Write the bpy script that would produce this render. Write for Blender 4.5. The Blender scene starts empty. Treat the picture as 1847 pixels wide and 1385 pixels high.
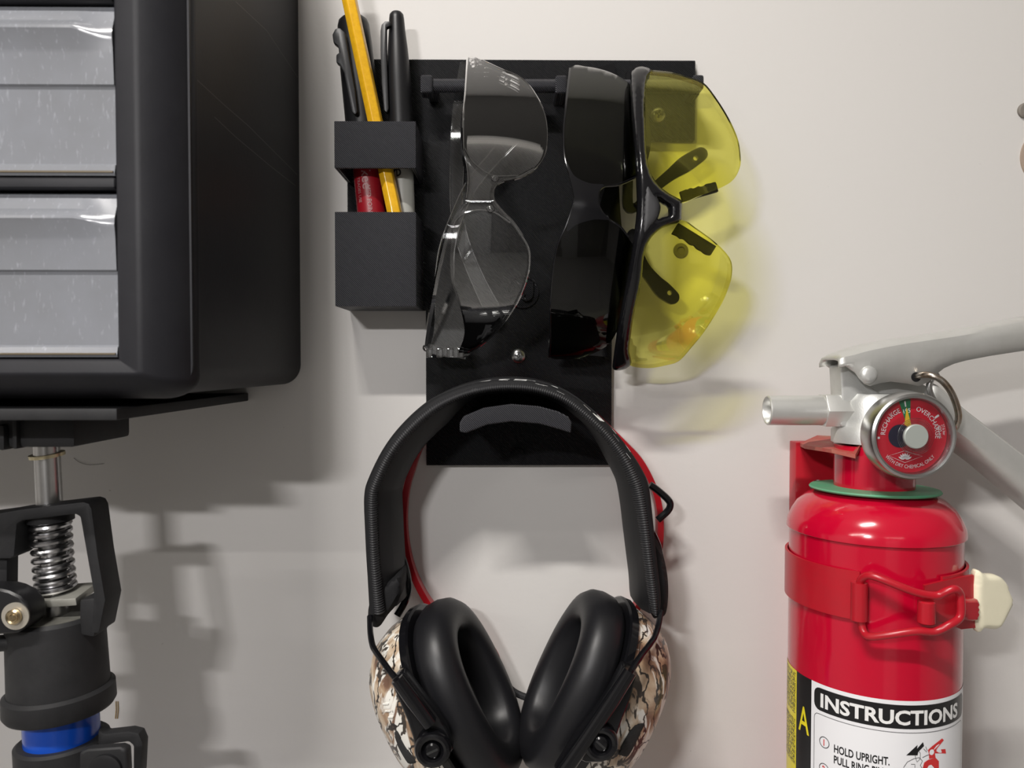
import bpy, bmesh, math, random
import numpy as np
from mathutils import Vector, Matrix
from mathutils.geometry import delaunay_2d_cdt
random.seed(5)
C = bpy.context.scene.collection
sc = bpy.context.scene
PI = math.pi
# ------------------------------------------------------------------ camera, light, exposure
FPX, DIST, EYE = 1400.0, 430.0, 1500.0          # focal length in pixels (1847 wide), mm to wall, mm above floor
PITCH, YAW = math.atan(37.5 / FPX), math.atan(15.5 / FPX)
ROT = Matrix.Rotation(-YAW, 3, 'Z') @ Matrix.Rotation(PI / 2 - PITCH, 3, 'X')
cam_d = bpy.data.cameras.new('camera')
cam = bpy.data.objects.new('camera', cam_d); C.objects.link(cam)
cam.location = (0, -DIST / 1000, EYE / 1000); cam.rotation_euler = ROT.to_euler()
cam_d.sensor_width = 36; cam_d.lens = 36 * FPX / 1847; cam_d.clip_start = 0.01
cam_d.dof.use_dof = True; cam_d.dof.focus_distance = 0.372; cam_d.dof.aperture_fstop = 13
sc.camera = cam
world = bpy.data.worlds.new('world'); sc.world = world; world.use_nodes = True
world.node_tree.nodes['Background'].inputs[0].default_value = (0.9, 0.92, 1, 1)
world.node_tree.nodes['Background'].inputs[1].default_value = 0.25
def lamp(name, loc, sx, sy, watts, col, target=None):
    l = bpy.data.lights.new(name, 'AREA'); l.shape = 'RECTANGLE'; l.size = sx; l.size_y = sy
    l.energy = watts; l.color = col
    o = bpy.data.objects.new(name, l); C.objects.link(o); o.location = loc
    if target: o.rotation_euler = (Vector(target) - Vector(loc)).to_track_quat('-Z', 'Y').to_euler()
    return o
CEIL = 2.45
TUBES = [  # x, y of ceiling tube fixtures, watts, length, colour
    (-0.31, -0.75, 18.3, 0.34, (1.0, 0.96, 0.915)),
    (-1.60, -1.70, 14, 1.10, (1.0, 0.965, 0.93)),  # unseen tube added as fill from the left
    (0.20, -2.60, 3, 1.10, (1.0, 0.975, 0.97))]  # unseen weak tube added as fill from the back of the room
for i, (x, y, w, ln, c) in enumerate(TUBES):
    lamp('tube_lamp', (x, y, CEIL - 0.075), ln, 0.035, w, c)
WORK = (-0.215, -0.67, EYE / 1000 + 0.19)     # small work lamp held near the viewer
lamp('work_lamp', WORK, 0.07, 0.012, 1.75, (1.0, 0.975, 0.97), (-0.02, 0, EYE / 1000 - 0.06))
sc.view_settings.view_transform = 'Standard'; sc.view_settings.look = 'None'
sc.view_settings.gamma = 1; sc.view_settings.use_curve_mapping = False
sc.view_settings.exposure = 0.0
sc.cycles.use_denoising = True; sc.cycles.denoising_input_passes = 'RGB_ALBEDO_NORMAL'; sc.cycles.denoising_prefilter = 'ACCURATE'
sc.cycles.max_bounces = 10; sc.cycles.transparent_max_bounces = 32; sc.cycles.glossy_bounces = 5

# ------------------------------------------------------------------ helpers
CAMP = Vector((0, -DIST, 0))
def ray(px, py):
    v = ROT @ Vector(((px - 923.5) / FPX, -(py - 692.5) / FPX, -1.0)); return v.normalized()
def Q(px, py, d):
    """point (mm, z relative to the eye) that lies d mm in front of the wall"""
    r = ray(px, py); return CAMP + r * ((DIST - d) / r.y)
def V(*a): return Vector(a)
MATS = {}
def mat(name, col, rough=0.5, metal=0.0, spec=0.5, bump=None, var=None, coat=0.0, rvar=None):
    """bump=(scale,strength), var=(scale,amount,colour2): mottled colour"""
    if name in MATS: return MATS[name]
    m = bpy.data.materials.new(name); m.use_nodes = True; nt = m.node_tree; N = nt.nodes; L = nt.links
    b = N['Principled BSDF']
    b.inputs['Base Color'].default_value = (*col, 1); b.inputs['Roughness'].default_value = rough
    b.inputs['Metallic'].default_value = metal; b.inputs['Specular IOR Level'].default_value = spec
    b.inputs['Coat Weight'].default_value = coat; b.inputs['Coat Roughness'].default_value = 0.06
    tc = N.new('ShaderNodeTexCoord')
    if bump:
        n = N.new('ShaderNodeTexNoise'); n.inputs['Scale'].default_value = bump[0]; n.inputs['Detail'].default_value = 4
        L.new(tc.outputs['Object'], n.inputs['Vector'])
        bp = N.new('ShaderNodeBump'); bp.inputs['Strength'].default_value = bump[1]; bp.inputs['Distance'].default_value = 0.0006
        L.new(n.outputs['Fac'], bp.inputs['Height']); L.new(bp.outputs['Normal'], b.inputs['Normal'])
    if var:
        n = N.new('ShaderNodeTexNoise'); n.inputs['Scale'].default_value = var[0]; n.inputs['Detail'].default_value = 6
        n.inputs['Roughness'].default_value = 0.65
        L.new(tc.outputs['Object'], n.inputs['Vector'])
        r = N.new('ShaderNodeValToRGB'); r.color_ramp.elements[0].position = 0.5 - var[1]; r.color_ramp.elements[1].position = 0.5 + var[1]
        r.color_ramp.elements[0].color = (*col, 1); r.color_ramp.elements[1].color = (*var[2], 1)
        L.new(n.outputs['Fac'], r.inputs['Fac']); L.new(r.outputs['Color'], b.inputs['Base Color'])
        if rvar:
            mp = N.new('ShaderNodeMapRange'); mp.inputs['To Min'].default_value = rvar[0]; mp.inputs['To Max'].default_value = rvar[1]
            L.new(n.outputs['Fac'], mp.inputs['Value']); L.new(mp.outputs['Result'], b.inputs['Roughness'])
    MATS[name] = m; return m
def lensmat(name, tint, refl=1.0, rough=0.0, haze=0.0, hazecol=(.8, .8, .8)):
    m = bpy.data.materials.new(name); m.use_nodes = True; nt = m.node_tree; N = nt.nodes; L = nt.links
    N.remove(N['Principled BSDF']); out = N['Material Output']
    tr = N.new('ShaderNodeBsdfTransparent'); tr.inputs['Color'].default_value = (*tint, 1)
    gl = N.new('ShaderNodeBsdfGlossy'); gl.inputs['Roughness'].default_value = rough; gl.inputs['Color'].default_value = (1, 1, 1, 1)
    fr = N.new('ShaderNodeFresnel'); fr.inputs['IOR'].default_value = 1.58
    mu = N.new('ShaderNodeMath'); mu.operation = 'MULTIPLY'; mu.inputs[1].default_value = refl; L.new(fr.outputs[0], mu.inputs[0])
    mx = N.new('ShaderNodeMixShader'); L.new(mu.outputs[0], mx.inputs[0])
    src = tr
    if haze:
        df = N.new('ShaderNodeBsdfDiffuse'); df.inputs['Color'].default_value = (*hazecol, 1)
        m2 = N.new('ShaderNodeMixShader'); m2.inputs[0].default_value = haze
        L.new(tr.outputs[0], m2.inputs[1]); L.new(df.outputs[0], m2.inputs[2]); src = m2
    L.new(src.outputs[0], mx.inputs[1]); L.new(gl.outputs[0], mx.inputs[2]); L.new(mx.outputs[0], out.inputs['Surface'])
    MATS[name] = m; return m
def printed(name, col, angle, pitch=0.8, strength=0.5):
    """3D printed plastic: fine diagonal extrusion lines"""
    m = mat(name, col, 0.45, spec=0.35); nt = m.node_tree; N = nt.nodes; L = nt.links; b = N['Principled BSDF']
    tc = [n for n in N if n.type == 'TEX_COORD'][0]
    mp = N.new('ShaderNodeMapping'); mp.inputs['Rotation'].default_value = (0, math.radians(angle), 0)
    L.new(tc.outputs['Object'], mp.inputs['Vector'])
    w = N.new('ShaderNodeTexWave'); w.bands_direction = 'X'; w.inputs['Scale'].default_value = 2 * PI / 20 / (pitch / 1000)
    w.inputs['Distortion'].default_value = 0.25
    L.new(mp.outputs[0], w.inputs['Vector'])
    r = N.new('ShaderNodeValToRGB'); r.color_ramp.elements[0].color = (*[c * .55 for c in col], 1); r.color_ramp.elements[1].color = (*[c * 1.6 for c in col], 1)  # highlights along the print lines put into the base colour
    L.new(w.outputs['Fac'], r.inputs['Fac']); L.new(r.outputs['Color'], b.inputs['Base Color'])
    bp = N.new('ShaderNodeBump'); bp.inputs['Strength'].default_value = strength; bp.inputs['Distance'].default_value = 0.0007
    L.new(w.outputs['Fac'], bp.inputs['Height']); L.new(bp.outputs['Normal'], b.inputs['Normal'])
    return m
def link(o, parent=None):
    C.objects.link(o)
    if parent is not None: o.parent = parent
    return o
def wpos(o):
    v = Vector((0, 0, 0))
    while o is not None: v = v + o.location; o = o.parent
    return v
def thing(name, label, cat, base, group=None):
    o = bpy.data.objects.new(name, None); o.empty_display_size = 0.02; C.objects.link(o)
    o.location = (base[0] / 1000, base[1] / 1000, (base[2] + EYE) / 1000)
    o['label'] = label; o['category'] = cat
    if group: o['group'] = group
    return o
def part(name, bm, m, parent=None, ang=35, label=None, normals=True):
    """bm is in mm (z from the eye); becomes one mesh object under parent"""
    off = wpos(parent) if parent is not None else Vector((0, 0, 0))
    for v in bm.verts:
        v.co = Vector((v.co.x / 1000, v.co.y / 1000, (v.co.z + EYE) / 1000)) - off
    if normals: bmesh.ops.recalc_face_normals(bm, faces=bm.faces)
    me = bpy.data.meshes.new(name); bm.to_mesh(me); bm.free()
    for x in (m if isinstance(m, (list, tuple)) else [m]): me.materials.append(x)
    me.polygons.foreach_set('use_smooth', [True] * len(me.polygons)); me.set_sharp_from_angle(angle=math.radians(ang))
    o = bpy.data.objects.new(name, me); link(o, parent)
    if label: o['label'] = label
    return o
def bevel(bm, w, seg=2, lim=30, edges=None):
    if edges is None:
        edges = [e for e in bm.edges if len(e.link_faces) == 2 and e.calc_face_angle(0) > math.radians(lim)]
    if edges: bmesh.ops.bevel(bm, geom=edges, offset=w, segments=seg, profile=0.6, affect='EDGES', clamp_overlap=True)
def box(bm, x0, x1, y0, y1, z0, z1, M=None):
    vs = [bm.verts.new((x, y, z)) for x in (x0, x1) for y in (y0, y1) for z in (z0, z1)]
    if M is not None:
        for v in vs: v.co = M @ v.co
    for f in ((0, 1, 3, 2), (4, 6, 7, 5), (0, 4, 5, 1), (2, 3, 7, 6), (0, 2, 6, 4), (1, 5, 7, 3)):
        bm.faces.new([vs[i] for i in f])
    return vs
def bbox(x0, x1, y0, y1, z0, z1, w=0.6, seg=2):
    bm = bmesh.new(); box(bm, x0, x1, y0, y1, z0, z1); bmesh.ops.recalc_face_normals(bm, faces=bm.faces)
    if w: bevel(bm, w, seg)
    return bm
def prism(bm, pts, dvec):
    """pts: front loop of Vectors, extruded by dvec"""
    a = [bm.verts.new(p) for p in pts]; b = [bm.verts.new(p + dvec) for p in pts]; n = len(pts)
    bm.faces.new(a); bm.faces.new(b[::-1])
    for i in range(n): bm.faces.new([a[i], b[i], b[(i + 1) % n], a[(i + 1) % n]])
def ppx(poly, d1, d0, w=0.0, seg=2):
    bm = bmesh.new(); prism(bm, [Q(x, y, d1) for x, y in poly], V(0, d1 - d0, 0))
    bmesh.ops.recalc_face_normals(bm, faces=bm.faces)
    if w: bevel(bm, w, seg)
    return bm
def cat(pts, n=6, closed=False):
    """Catmull-Rom through points (any dimension)"""
    P = [np.array(p, float) for p in pts]; out = []; m = len(P)
    for i in range(m if closed else m - 1):
        if closed: p0, p1, p2, p3 = P[i - 1], P[i], P[(i + 1) % m], P[(i + 2) % m]
        else: p0, p1, p2, p3 = P[max(i - 1, 0)], P[i], P[i + 1], P[min(i + 2, m - 1)]
        for k in range(n):
            t = k / n
            out.append(0.5 * (2 * p1 + (p2 - p0) * t + (2 * p0 - 5 * p1 + 4 * p2 - p3) * t * t + (3 * p1 - p0 - 3 * p2 + p3) * t ** 3))
    if not closed: out.append(P[-1])
    return [tuple(o) for o in out]
def tube(bm, pts, r, n=10, closed=False, caps=True, flat=1.0):
    """sweep a circle along Vectors; r number or list"""
    P = [Vector(p) for p in pts]; m = len(P); rings = []; prev = None
    for i, p in enumerate(P):
        t = (P[(i + 1) % m] - P[i - 1]) if closed else (P[min(i + 1, m - 1)] - P[max(i - 1, 0)])
        t.normalize()
        if prev is None:
            u = t.cross(Vector((0, 1, 0)))
            if u.length < 0.1: u = t.cross(Vector((1, 0, 0)))
        else: u = prev - t * prev.dot(t)
        u.normalize(); prev = u; w = t.cross(u); rr = r[i] if isinstance(r, (list, tuple)) else r
        rings.append([bm.verts.new(p + u * (math.cos(a) * rr) + w * (math.sin(a) * rr * flat)) for a in [2 * PI * k / n for k in range(n)]])
    for i in range(m if closed else m - 1):
        A, B = rings[i], rings[(i + 1) % m]
        for k in range(n): bm.faces.new([A[k], A[(k + 1) % n], B[(k + 1) % n], B[k]])
    if caps and not closed: bm.faces.new(rings[0][::-1]); bm.faces.new(rings[-1])
def lathe(bm, prof, org, axis, n=40, cap=True):
    """prof: [(r,h)] along axis from org"""
    axis = Vector(axis).normalized(); u = axis.cross(Vector((0, 1, 0)))
    if u.length < 0.1: u = axis.cross(Vector((1, 0, 0)))
    u.normalize(); w = axis.cross(u); rings = []
    for r, h in prof:
        c = Vector(org) + axis * h
        if r <= 1e-6: rings.append([bm.verts.new(c)])
        else: rings.append([bm.verts.new(c + u * (r * math.cos(2 * PI * k / n)) + w * (r * math.sin(2 * PI * k / n))) for k in range(n)])
    for A, B in zip(rings, rings[1:]):
        if len(A) == 1 and len(B) == 1: continue
        for k in range(n):
            k2 = (k + 1) % n
            if len(A) == 1: bm.faces.new([A[0], B[k2], B[k]])
            elif len(B) == 1: bm.faces.new([A[k], A[k2], B[0]])
            else: bm.faces.new([A[k], A[k2], B[k2], B[k]])
    if cap:
        if len(rings[0]) > 1: bm.faces.new(rings[0][::-1])
        if len(rings[-1]) > 1: bm.faces.new(rings[-1])
def lbm(*a, **k):
    bm = bmesh.new(); lathe(bm, *a, **k); return bm
def tbm(*a, **k):
    bm = bmesh.new(); tube(bm, *a, **k); return bm
def resample(poly, step, closed=True):
    P = [np.array(p, float) for p in poly]
    if closed: P = P + [P[0]]
    seg = [np.linalg.norm(b - a) for a, b in zip(P, P[1:])]; tot = sum(seg); n = max(8, int(tot / step)); out = []
    cum = np.concatenate([[0], np.cumsum(seg)])
    for k in range(n if closed else n + 1):
        s = tot * k / n; i = min(np.searchsorted(cum, s, side='right') - 1, len(seg) - 1)
        t = (s - cum[i]) / max(seg[i], 1e-9); out.append(P[i] * (1 - t) + P[i + 1] * t)
    return np.array(out)
def inside(poly, pts):
    x, y = pts[:, 0], pts[:, 1]; r = np.zeros(len(pts), bool); n = len(poly)
    for i in range(n):
        x1, y1 = poly[i]; x2, y2 = poly[(i + 1) % n]
        c = ((y1 > y) != (y2 > y)) & (x < (x2 - x1) * (y - y1) / ((y2 - y1) + 1e-12) + x1); r ^= c
    return r
def edist(poly, pts):
    d = np.full(len(pts), 1e9); n = len(poly)
    for i in range(n):
        a, b = poly[i], poly[(i + 1) % n]; ab = b - a
        t = np.clip(((pts - a) @ ab) / (ab @ ab + 1e-12), 0, 1); d = np.minimum(d, np.linalg.norm(pts - (a + t[:, None] * ab), axis=1))
    return d
def sheet(outline, dfn, t, step=9, holes=(), inflate=None, smooth=4, mapf=None, ostep=None):
    """curved solid sheet: outline in pixels at depth dfn(px,py), thickness t mm; inflate=(height mm, radius px) rounds its rim"""
    o = resample(cat(outline, smooth, True) if smooth else outline, ostep or step * 0.6)
    loops = [o] + [resample(cat(h, smooth, True) if smooth else h, ostep or step * 0.6) for h in holes]
    mn, mx = o.min(0), o.max(0)
    g = np.array([(x + (step * .5 if j % 2 else 0), y) for j, y in enumerate(np.arange(mn[1], mx[1], step * .87)) for x in np.arange(mn[0], mx[0], step)])
    ok = inside(o, g) & (edist(o, g) > step * 0.45)
    for h in loops[1:]: ok &= ~inside(h, g) & (edist(h, g) > step * 0.45)
    g = g[ok]; verts = []; edges = []
    for l in loops:
        k = len(verts); verts += [Vector(p) for p in l]; edges += [(k + i, k + (i + 1) % len(l)) for i in range(len(l))]
    verts += [Vector(p) for p in g]
    vo, eo, fo, _, _, _ = delaunay_2d_cdt(verts, edges, [], 1, 1e-4)
    P = np.array([(v.x, v.y) for v in vo]); ed = np.min([edist(l, P) for l in loops], axis=0)
    bm = bmesh.new(); F = []; B = []
    for p, e in zip(P, ed):
        d = dfn(p[0], p[1]); ex = 0.0
        if inflate:
            q = min(e / inflate[1], 1.0); ex = inflate[0] * math.sqrt(max(0, 1 - (1 - q) ** 2))
        f = (mapf or Q)(p[0], p[1], d + ex); b = f + V(0, t + ex * (1.6 if inflate else 1), 0); F.append(bm.verts.new(f)); B.append(bm.verts.new(b))
    cnt = {}
    for f in fo:
        cx = P[list(f)].mean(0)[None]
        if not inside(o, cx)[0] or any(inside(h, cx)[0] for h in loops[1:]): continue
        bm.faces.new([F[i] for i in f]); bm.faces.new([B[i] for i in f][::-1])
        for i in range(3):
            k = (f[i], f[(i + 1) % 3]); cnt[k] = 1
    for (a, b) in cnt:
        if (b, a) not in cnt:
            q = bm.faces.new([F[b], F[a], B[a], B[b]]); q.material_index = 1
    for v in [v for v in bm.verts if not v.link_faces]: bm.verts.remove(v)
    return bm
def strip(center, half, n=5, round_end=True):
    """outline polygon in pixels of a band with varying half-width, rounded at its last end"""
    c = cat([(*p, h) for p, h in zip(center, half)], n); L = []; R = []
    for i, (x, y, h) in enumerate(c):
        a = np.array(c[max(i - 1, 0)][:2]); b = np.array(c[min(i + 1, len(c) - 1)][:2]); t = (b - a) / np.linalg.norm(b - a)
        L.append((x - t[1] * h, y + t[0] * h)); R.append((x + t[1] * h, y - t[0] * h))
    E = []
    if round_end:
        x, y, h = c[-1]
        for k in range(1, 6):
            an = PI / 2 - PI * k / 6; E.append((x + t[0] * h * math.cos(an) - t[1] * h * math.sin(an), y + t[1] * h * math.cos(an) + t[0] * h * math.sin(an)))
    return L + E + R[::-1]
_tc = {}
def text2d(s, size, bold=0.0, sx=1.0):
    """vertices and faces of lettering laid flat, left/baseline at 0"""
    k = (s, size, bold, sx)
    if k in _tc: return _tc[k]
    cu = bpy.data.curves.new('lettering', 'FONT'); cu.body = s; cu.size = size; cu.offset = bold; cu.resolution_u = 3; cu.fill_mode = 'FRONT'
    ob = bpy.data.objects.new('lettering', cu); C.objects.link(ob)
    dg = bpy.context.evaluated_depsgraph_get(); ev = ob.evaluated_get(dg); me = ev.to_mesh()
    vs = [(v.co.x * sx, v.co.y) for v in me.vertices]; fs = [tuple(p.vertices) for p in me.polygons]
    ev.to_mesh_clear(); bpy.data.objects.remove(ob); bpy.data.curves.remove(cu)
    _tc[k] = (vs, fs); return vs, fs
def text_w(s, size, bold=0, sx=1): 
    vs, _ = text2d(s, size, bold, sx); return max(v[0] for v in vs) if vs else 0
def put_text(bm, s, size, fn, bold=0.0, sx=1.0):
    vs, fs = text2d(s, size, bold, sx); b = [bm.verts.new(fn(x, y)) for x, y in vs]
    for f in fs:
        try: bm.faces.new([b[i] for i in f])
        except ValueError: pass
def put_poly(bm, pts, fn): 
    bm.faces.new([bm.verts.new(fn(x, y)) for x, y in pts])
def put_line(bm, pts, w, fn, closed=False):
    """polyline ribbon of width w on the surface fn"""
    P = [np.array(p, float) for p in pts]; n = len(P); A = []; B = []
    for i in range(n):
        a = P[i - 1] if (closed or i > 0) else P[i]; b = P[(i + 1) % n] if (closed or i < n - 1) else P[i]
        t = (b - a) / (np.linalg.norm(b - a) + 1e-9); nn = np.array((-t[1], t[0])) * w / 2
        A.append(bm.verts.new(fn(*(P[i] + nn)))); B.append(bm.verts.new(fn(*(P[i] - nn))))
    for i in range(n if closed else n - 1):
        j = (i + 1) % n; bm.faces.new([A[i], A[j], B[j], B[i]])
def rrect(x0, x1, y0, y1, r, n=5):
    out = []
    for cx, cy, a0 in ((x1 - r, y1 - r, 0), (x0 + r, y1 - r, 90), (x0 + r, y0 + r, 180), (x1 - r, y0 + r, 270)):
        for k in range(n + 1):
            a = math.radians(a0 + 90 * k / n); out.append((cx + r * math.cos(a), cy + r * math.sin(a)))
    return out

# ------------------------------------------------------------------ materials
M_wall = mat('wall_paint', (0.64, 0.622, 0.60), 0.62, spec=0.3, bump=(900, 0.12))
nt = M_wall.node_tree; N = nt.nodes; L = nt.links
_v = N.new('ShaderNodeTexNoise'); _v.inputs['Scale'].default_value = 260; _v.inputs['Detail'].default_value = 3
_tc0 = [n for n in N if n.type == 'TEX_COORD'][0]; L.new(_tc0.outputs['Object'], _v.inputs['Vector'])
_r = N.new('ShaderNodeValToRGB'); _r.color_ramp.elements[0].position = .74; _r.color_ramp.elements[1].position = .80
_r.color_ramp.elements[0].color = (0.64, 0.622, 0.60, 1); _r.color_ramp.elements[1].color = (0.40, 0.37, 0.34, 1)
L.new(_v.outputs['Fac'], _r.inputs['Fac']); L.new(_r.outputs['Color'], N['Principled BSDF'].inputs['Base Color'])
_n = [n for n in N if n.type == 'TEX_NOISE'][0]; _n.inputs['Scale'].default_value = 330; _n.inputs['Detail'].default_value = 2
M_ceil = mat('ceiling_paint', (0.80, 0.79, 0.77), 0.8)
M_side = mat('side_wall_paint', (0.74, 0.725, 0.71), 0.7)
M_floor = mat('concrete_floor', (0.54, 0.53, 0.52), 0.7, var=(6, .2, (0.62, 0.61, 0.59)))
M_far = mat('far_wall_paint', (0.36, 0.35, 0.34), 0.7)
M_door = mat('door_paint', (0.74, 0.74, 0.74), 0.4)
M_black = mat('black_plastic', (0.009, 0.009, 0.010), 0.38, spec=0.4, bump=(1500, 0.05))
M_cab = mat('cabinet_plastic', (0.009, 0.009, 0.0115), 0.5, spec=0.25, bump=(700, 0.06), var=(30, .25, (0.015, 0.015, 0.018)))
M_matte = mat('matte_black_plastic', (0.011, 0.011, 0.012), 0.58, spec=0.3, bump=(2500, 0.12), var=(90, .2, (0.018, 0.018, 0.019)))
M_gloss = mat('glossy_black_plastic', (0.005, 0.005, 0.006), 0.15, spec=0.42)
M_print = printed('printed_black_plate', (0.014, 0.014, 0.016), 45, 0.8, 1.0)
M_print2 = printed('printed_black_box', (0.046, 0.046, 0.053), 45, 0.75, 1.0)
M_drawer = mat('clear_drawer_plastic', (0.21, 0.22, 0.245), 0.2, spec=0.7, var=(25, .3, (0.165, 0.17, 0.18)))
def scratches(m, c):
    nt = m.node_tree; N = nt.nodes; L = nt.links; b = N['Principled BSDF']; src = b.inputs['Base Color'].links[0].from_socket
    tc = [n for n in N if n.type == 'TEX_COORD'][0]; mp = N.new('ShaderNodeMapping'); mp.inputs['Scale'].default_value = (1, 1, .3); L.new(tc.outputs['Object'], mp.inputs['Vector'])
    n = N.new('ShaderNodeTexNoise'); n.inputs['Scale'].default_value = 800; n.inputs['Detail'].default_value = 5; L.new(mp.outputs[0], n.inputs['Vector'])
    r = N.new('ShaderNodeValToRGB'); r.color_ramp.elements[0].position = .60; r.color_ramp.elements[1].position = .76; L.new(n.outputs['Fac'], r.inputs['Fac'])
    x = N.new('ShaderNodeMix'); x.data_type = 'RGBA'; L.new(r.outputs['Color'], x.inputs[0]); L.new(src, x.inputs[6]); x.inputs[7].default_value = (*c, 1); L.new(x.outputs[2], b.inputs['Base Color'])
scratches(M_drawer, (.27, .28, .305))
M_steel = mat('zinc_steel', (0.55, 0.55, 0.54), 0.28, 1.0, var=(60, .3, (0.42, 0.42, 0.42)))
M_spring = mat('spring_steel', (0.50, 0.50, 0.51), 0.25, 1.0)
M_alu = mat('brushed_aluminium', (0.70, 0.70, 0.68), 0.36, 0.62, bump=(800, 0.06), var=(45, .25, (0.60, 0.60, 0.57)))
M_cast = mat('cast_aluminium', (0.64, 0.65, 0.64), 0.42, 0.55, bump=(1500, 0.12), var=(70, .3, (0.54, 0.54, 0.52)))
M_plate = mat('dull_zinc', (0.45, 0.45, 0.41), 0.5, 0.7, var=(120, .2, (0.36, 0.35, 0.31)))
M_brass = mat('brass', (0.52, 0.42, 0.26), 0.25, 1.0)
M_blue = mat('blue_enamel', (0.005, 0.06, 0.40), 0.22, spec=0.5)
M_red = mat('red_paint', (0.50, 0.002, 0.024), 0.16, spec=0.5, coat=0.4)
M_red2 = mat('red_bracket_paint', (0.45, 0.006, 0.018), 0.3, spec=0.5, var=(70, .2, (0.40, 0.012, 0.022)))
M_reddust = mat('dusty_red_paint', (0.42, 0.02, 0.025), 0.6, var=(130, .2, (0.36, 0.13, 0.09)))
M_redpl = mat('red_plastic', (0.42, 0.006, 0.014), 0.3)
M_redpen = mat('red_pen_barrel', (0.28, 0.006, 0.014), 0.4)
M_green = mat('green_plastic', (0.06, 0.33, 0.17), 0.55, var=(90, .2, (0.14, 0.30, 0.18)))
M_cream = mat('cream_vinyl', (0.92, 0.87, 0.66), 0.35, bump=(150, 0.25))
M_yel = mat('pencil_paint', (0.76, 0.42, 0.015), 0.25, spec=0.5, coat=0.3, var=(400, .06, (0.70, 0.38, 0.012)), bump=(700, 0.10))
M_grey = mat('grey_pen_barrel', (0.36, 0.36, 0.33), 0.45)
M_white = mat('white_print', (0.80, 0.80, 0.79), 0.4)
M_dimwhite = mat('worn_white_print', (0.42, 0.22, 0.22), 0.5)
M_ink = mat('black_print', (0.01, 0.01, 0.011), 0.3)
M_redink = mat('red_print', (0.62, 0.03, 0.03), 0.4)
M_label = mat('white_label', (0.82, 0.82, 0.84), 0.3)
M_labely = mat('yellow_label', (0.80, 0.68, 0.02), 0.3)
M_foam = mat('black_foam', (0.02, 0.02, 0.02), 0.9, bump=(900, 0.5))
M_vinyl = mat('black_vinyl_cushion', (0.008, 0.008, 0.0095), 0.42, spec=0.38, bump=(350, 0.05))
M_lining = mat('black_lining', (0.010, 0.010, 0.011), 0.55, spec=0.3)
M_fabric = mat('black_fabric', (0.009, 0.009, 0.010), 0.72, spec=0.25, bump=(2500, 0.3))
M_tan = mat('tan_board', (0.42, 0.33, 0.26), 0.7, var=(300, .2, (0.36, 0.28, 0.22)))
M_bump = mat('grey_rubber', (0.20, 0.18, 0.155), 0.7)
M_clear = lensmat('clear_polycarbonate', (0.965, 0.968, 0.97), 1.25)
M_cledge = lensmat('clear_lens_edge', (0.80, 0.81, 0.82), 3.2, 0.02)
M_temple = lensmat('clear_temple_plastic', (0.93, 0.935, 0.94), 1.5, 0.02)
M_dark = lensmat('smoke_polycarbonate', (0.17, 0.18, 0.135), 0.6)
M_dkedge = lensmat('smoke_lens_edge', (0.25, 0.26, 0.24), 2.5, 0.1, 0.12, (0.5, 0.5, 0.5))
M_ylens = lensmat('yellow_polycarbonate', (1.0, 0.985, 0.50), 0.3)
M_yledge = lensmat('yellow_lens_edge', (0.55, 0.45, 0.06), 2.0, 0.1, 0.3, (0.5, 0.4, 0.05))
M_glass = lensmat('gauge_glass', (0.97, 0.97, 0.98), 0.5)

# ------------------------------------------------------------------ setting: a garage room
def struct(name, bm, m):
    o = part(name, bm, m); o['kind'] = 'structure'; return o
RX0, RX1, RY, = -2600, 2300, -2950
CZ = CEIL * 1000 - EYE
struct('wall_back', bbox(RX0, RX1, 0, 120, -EYE, CZ, 0), M_wall)
struct('wall_left', bbox(RX0 - 120, RX0, RY, 0, -EYE, CZ, 0), M_side)
struct('wall_right', bbox(RX1, RX1 + 120, RY, 0, -EYE, CZ, 0), M_side)
struct('wall_front', bbox(RX0, RX1, RY - 120, RY, -EYE, CZ, 0), M_far)
struct('floor', bbox(RX0, RX1, RY, 0, -EYE - 100, -EYE, 0), M_floor)
struct('ceiling', bbox(RX0, RX1, RY, 0, CZ, CZ + 100, 0), M_ceil)
bm = bbox(-330, 500, RY, RY + 45, -EYE, 560, 3)
door = struct('door_1', bm, M_door)
for cx in (-110, 280):
    for z0, z1 in ((-1350, -800), (-680, 80), (180, 440)):
        bm = bmesh.new(); fr = rrect(cx - 140, cx + 140, z0, z1, 4, 1)
        put_line(bm, fr, 26, lambda x, z: V(x, RY + 45, z), True)
        r = bmesh.ops.extrude_face_region(bm, geom=list(bm.faces)); bmesh.ops.translate(bm, verts=[v for v in r['geom'] if isinstance(v, bmesh.types.BMVert)], vec=(0, 12, 0))
        part('door_panel', bm, M_door, door)
for (x, y, w, ln, c), where in zip(TUBES, ('close above the tool holder', 'added as fill at the left', 'added as fill, farthest from the tool wall')):
    t = thing('tube_light', 'slim white ceiling tube light ' + where, 'light', (x * 1000, y * 1000, CZ), 'ceiling tube lights')
    part('housing', bbox(x * 1000 - ln * 520, x * 1000 + ln * 520, y * 1000 - 40, y * 1000 + 40, CZ - 70, CZ, 4), M_ceil, t)

t = thing('work_lamp', 'small black work lamp on a thin ceiling arm behind the viewer', 'lamp', (WORK[0] * 1000, WORK[1] * 1000 - 20, CZ))
wz = WORK[2] * 1000 - EYE
part('housing', bbox(WORK[0] * 1000 - 42, WORK[0] * 1000 + 30, WORK[1] * 1000 - 40, WORK[1] * 1000 - 14, wz - 16, wz + 22, 4), M_black, t)
part('arm', tbm([V(WORK[0] * 1000 - 6, WORK[1] * 1000 - 27, wz + 20), V(WORK[0] * 1000 - 6, WORK[1] * 1000 - 27, CZ)], 5, 10), M_black, t)

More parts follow.
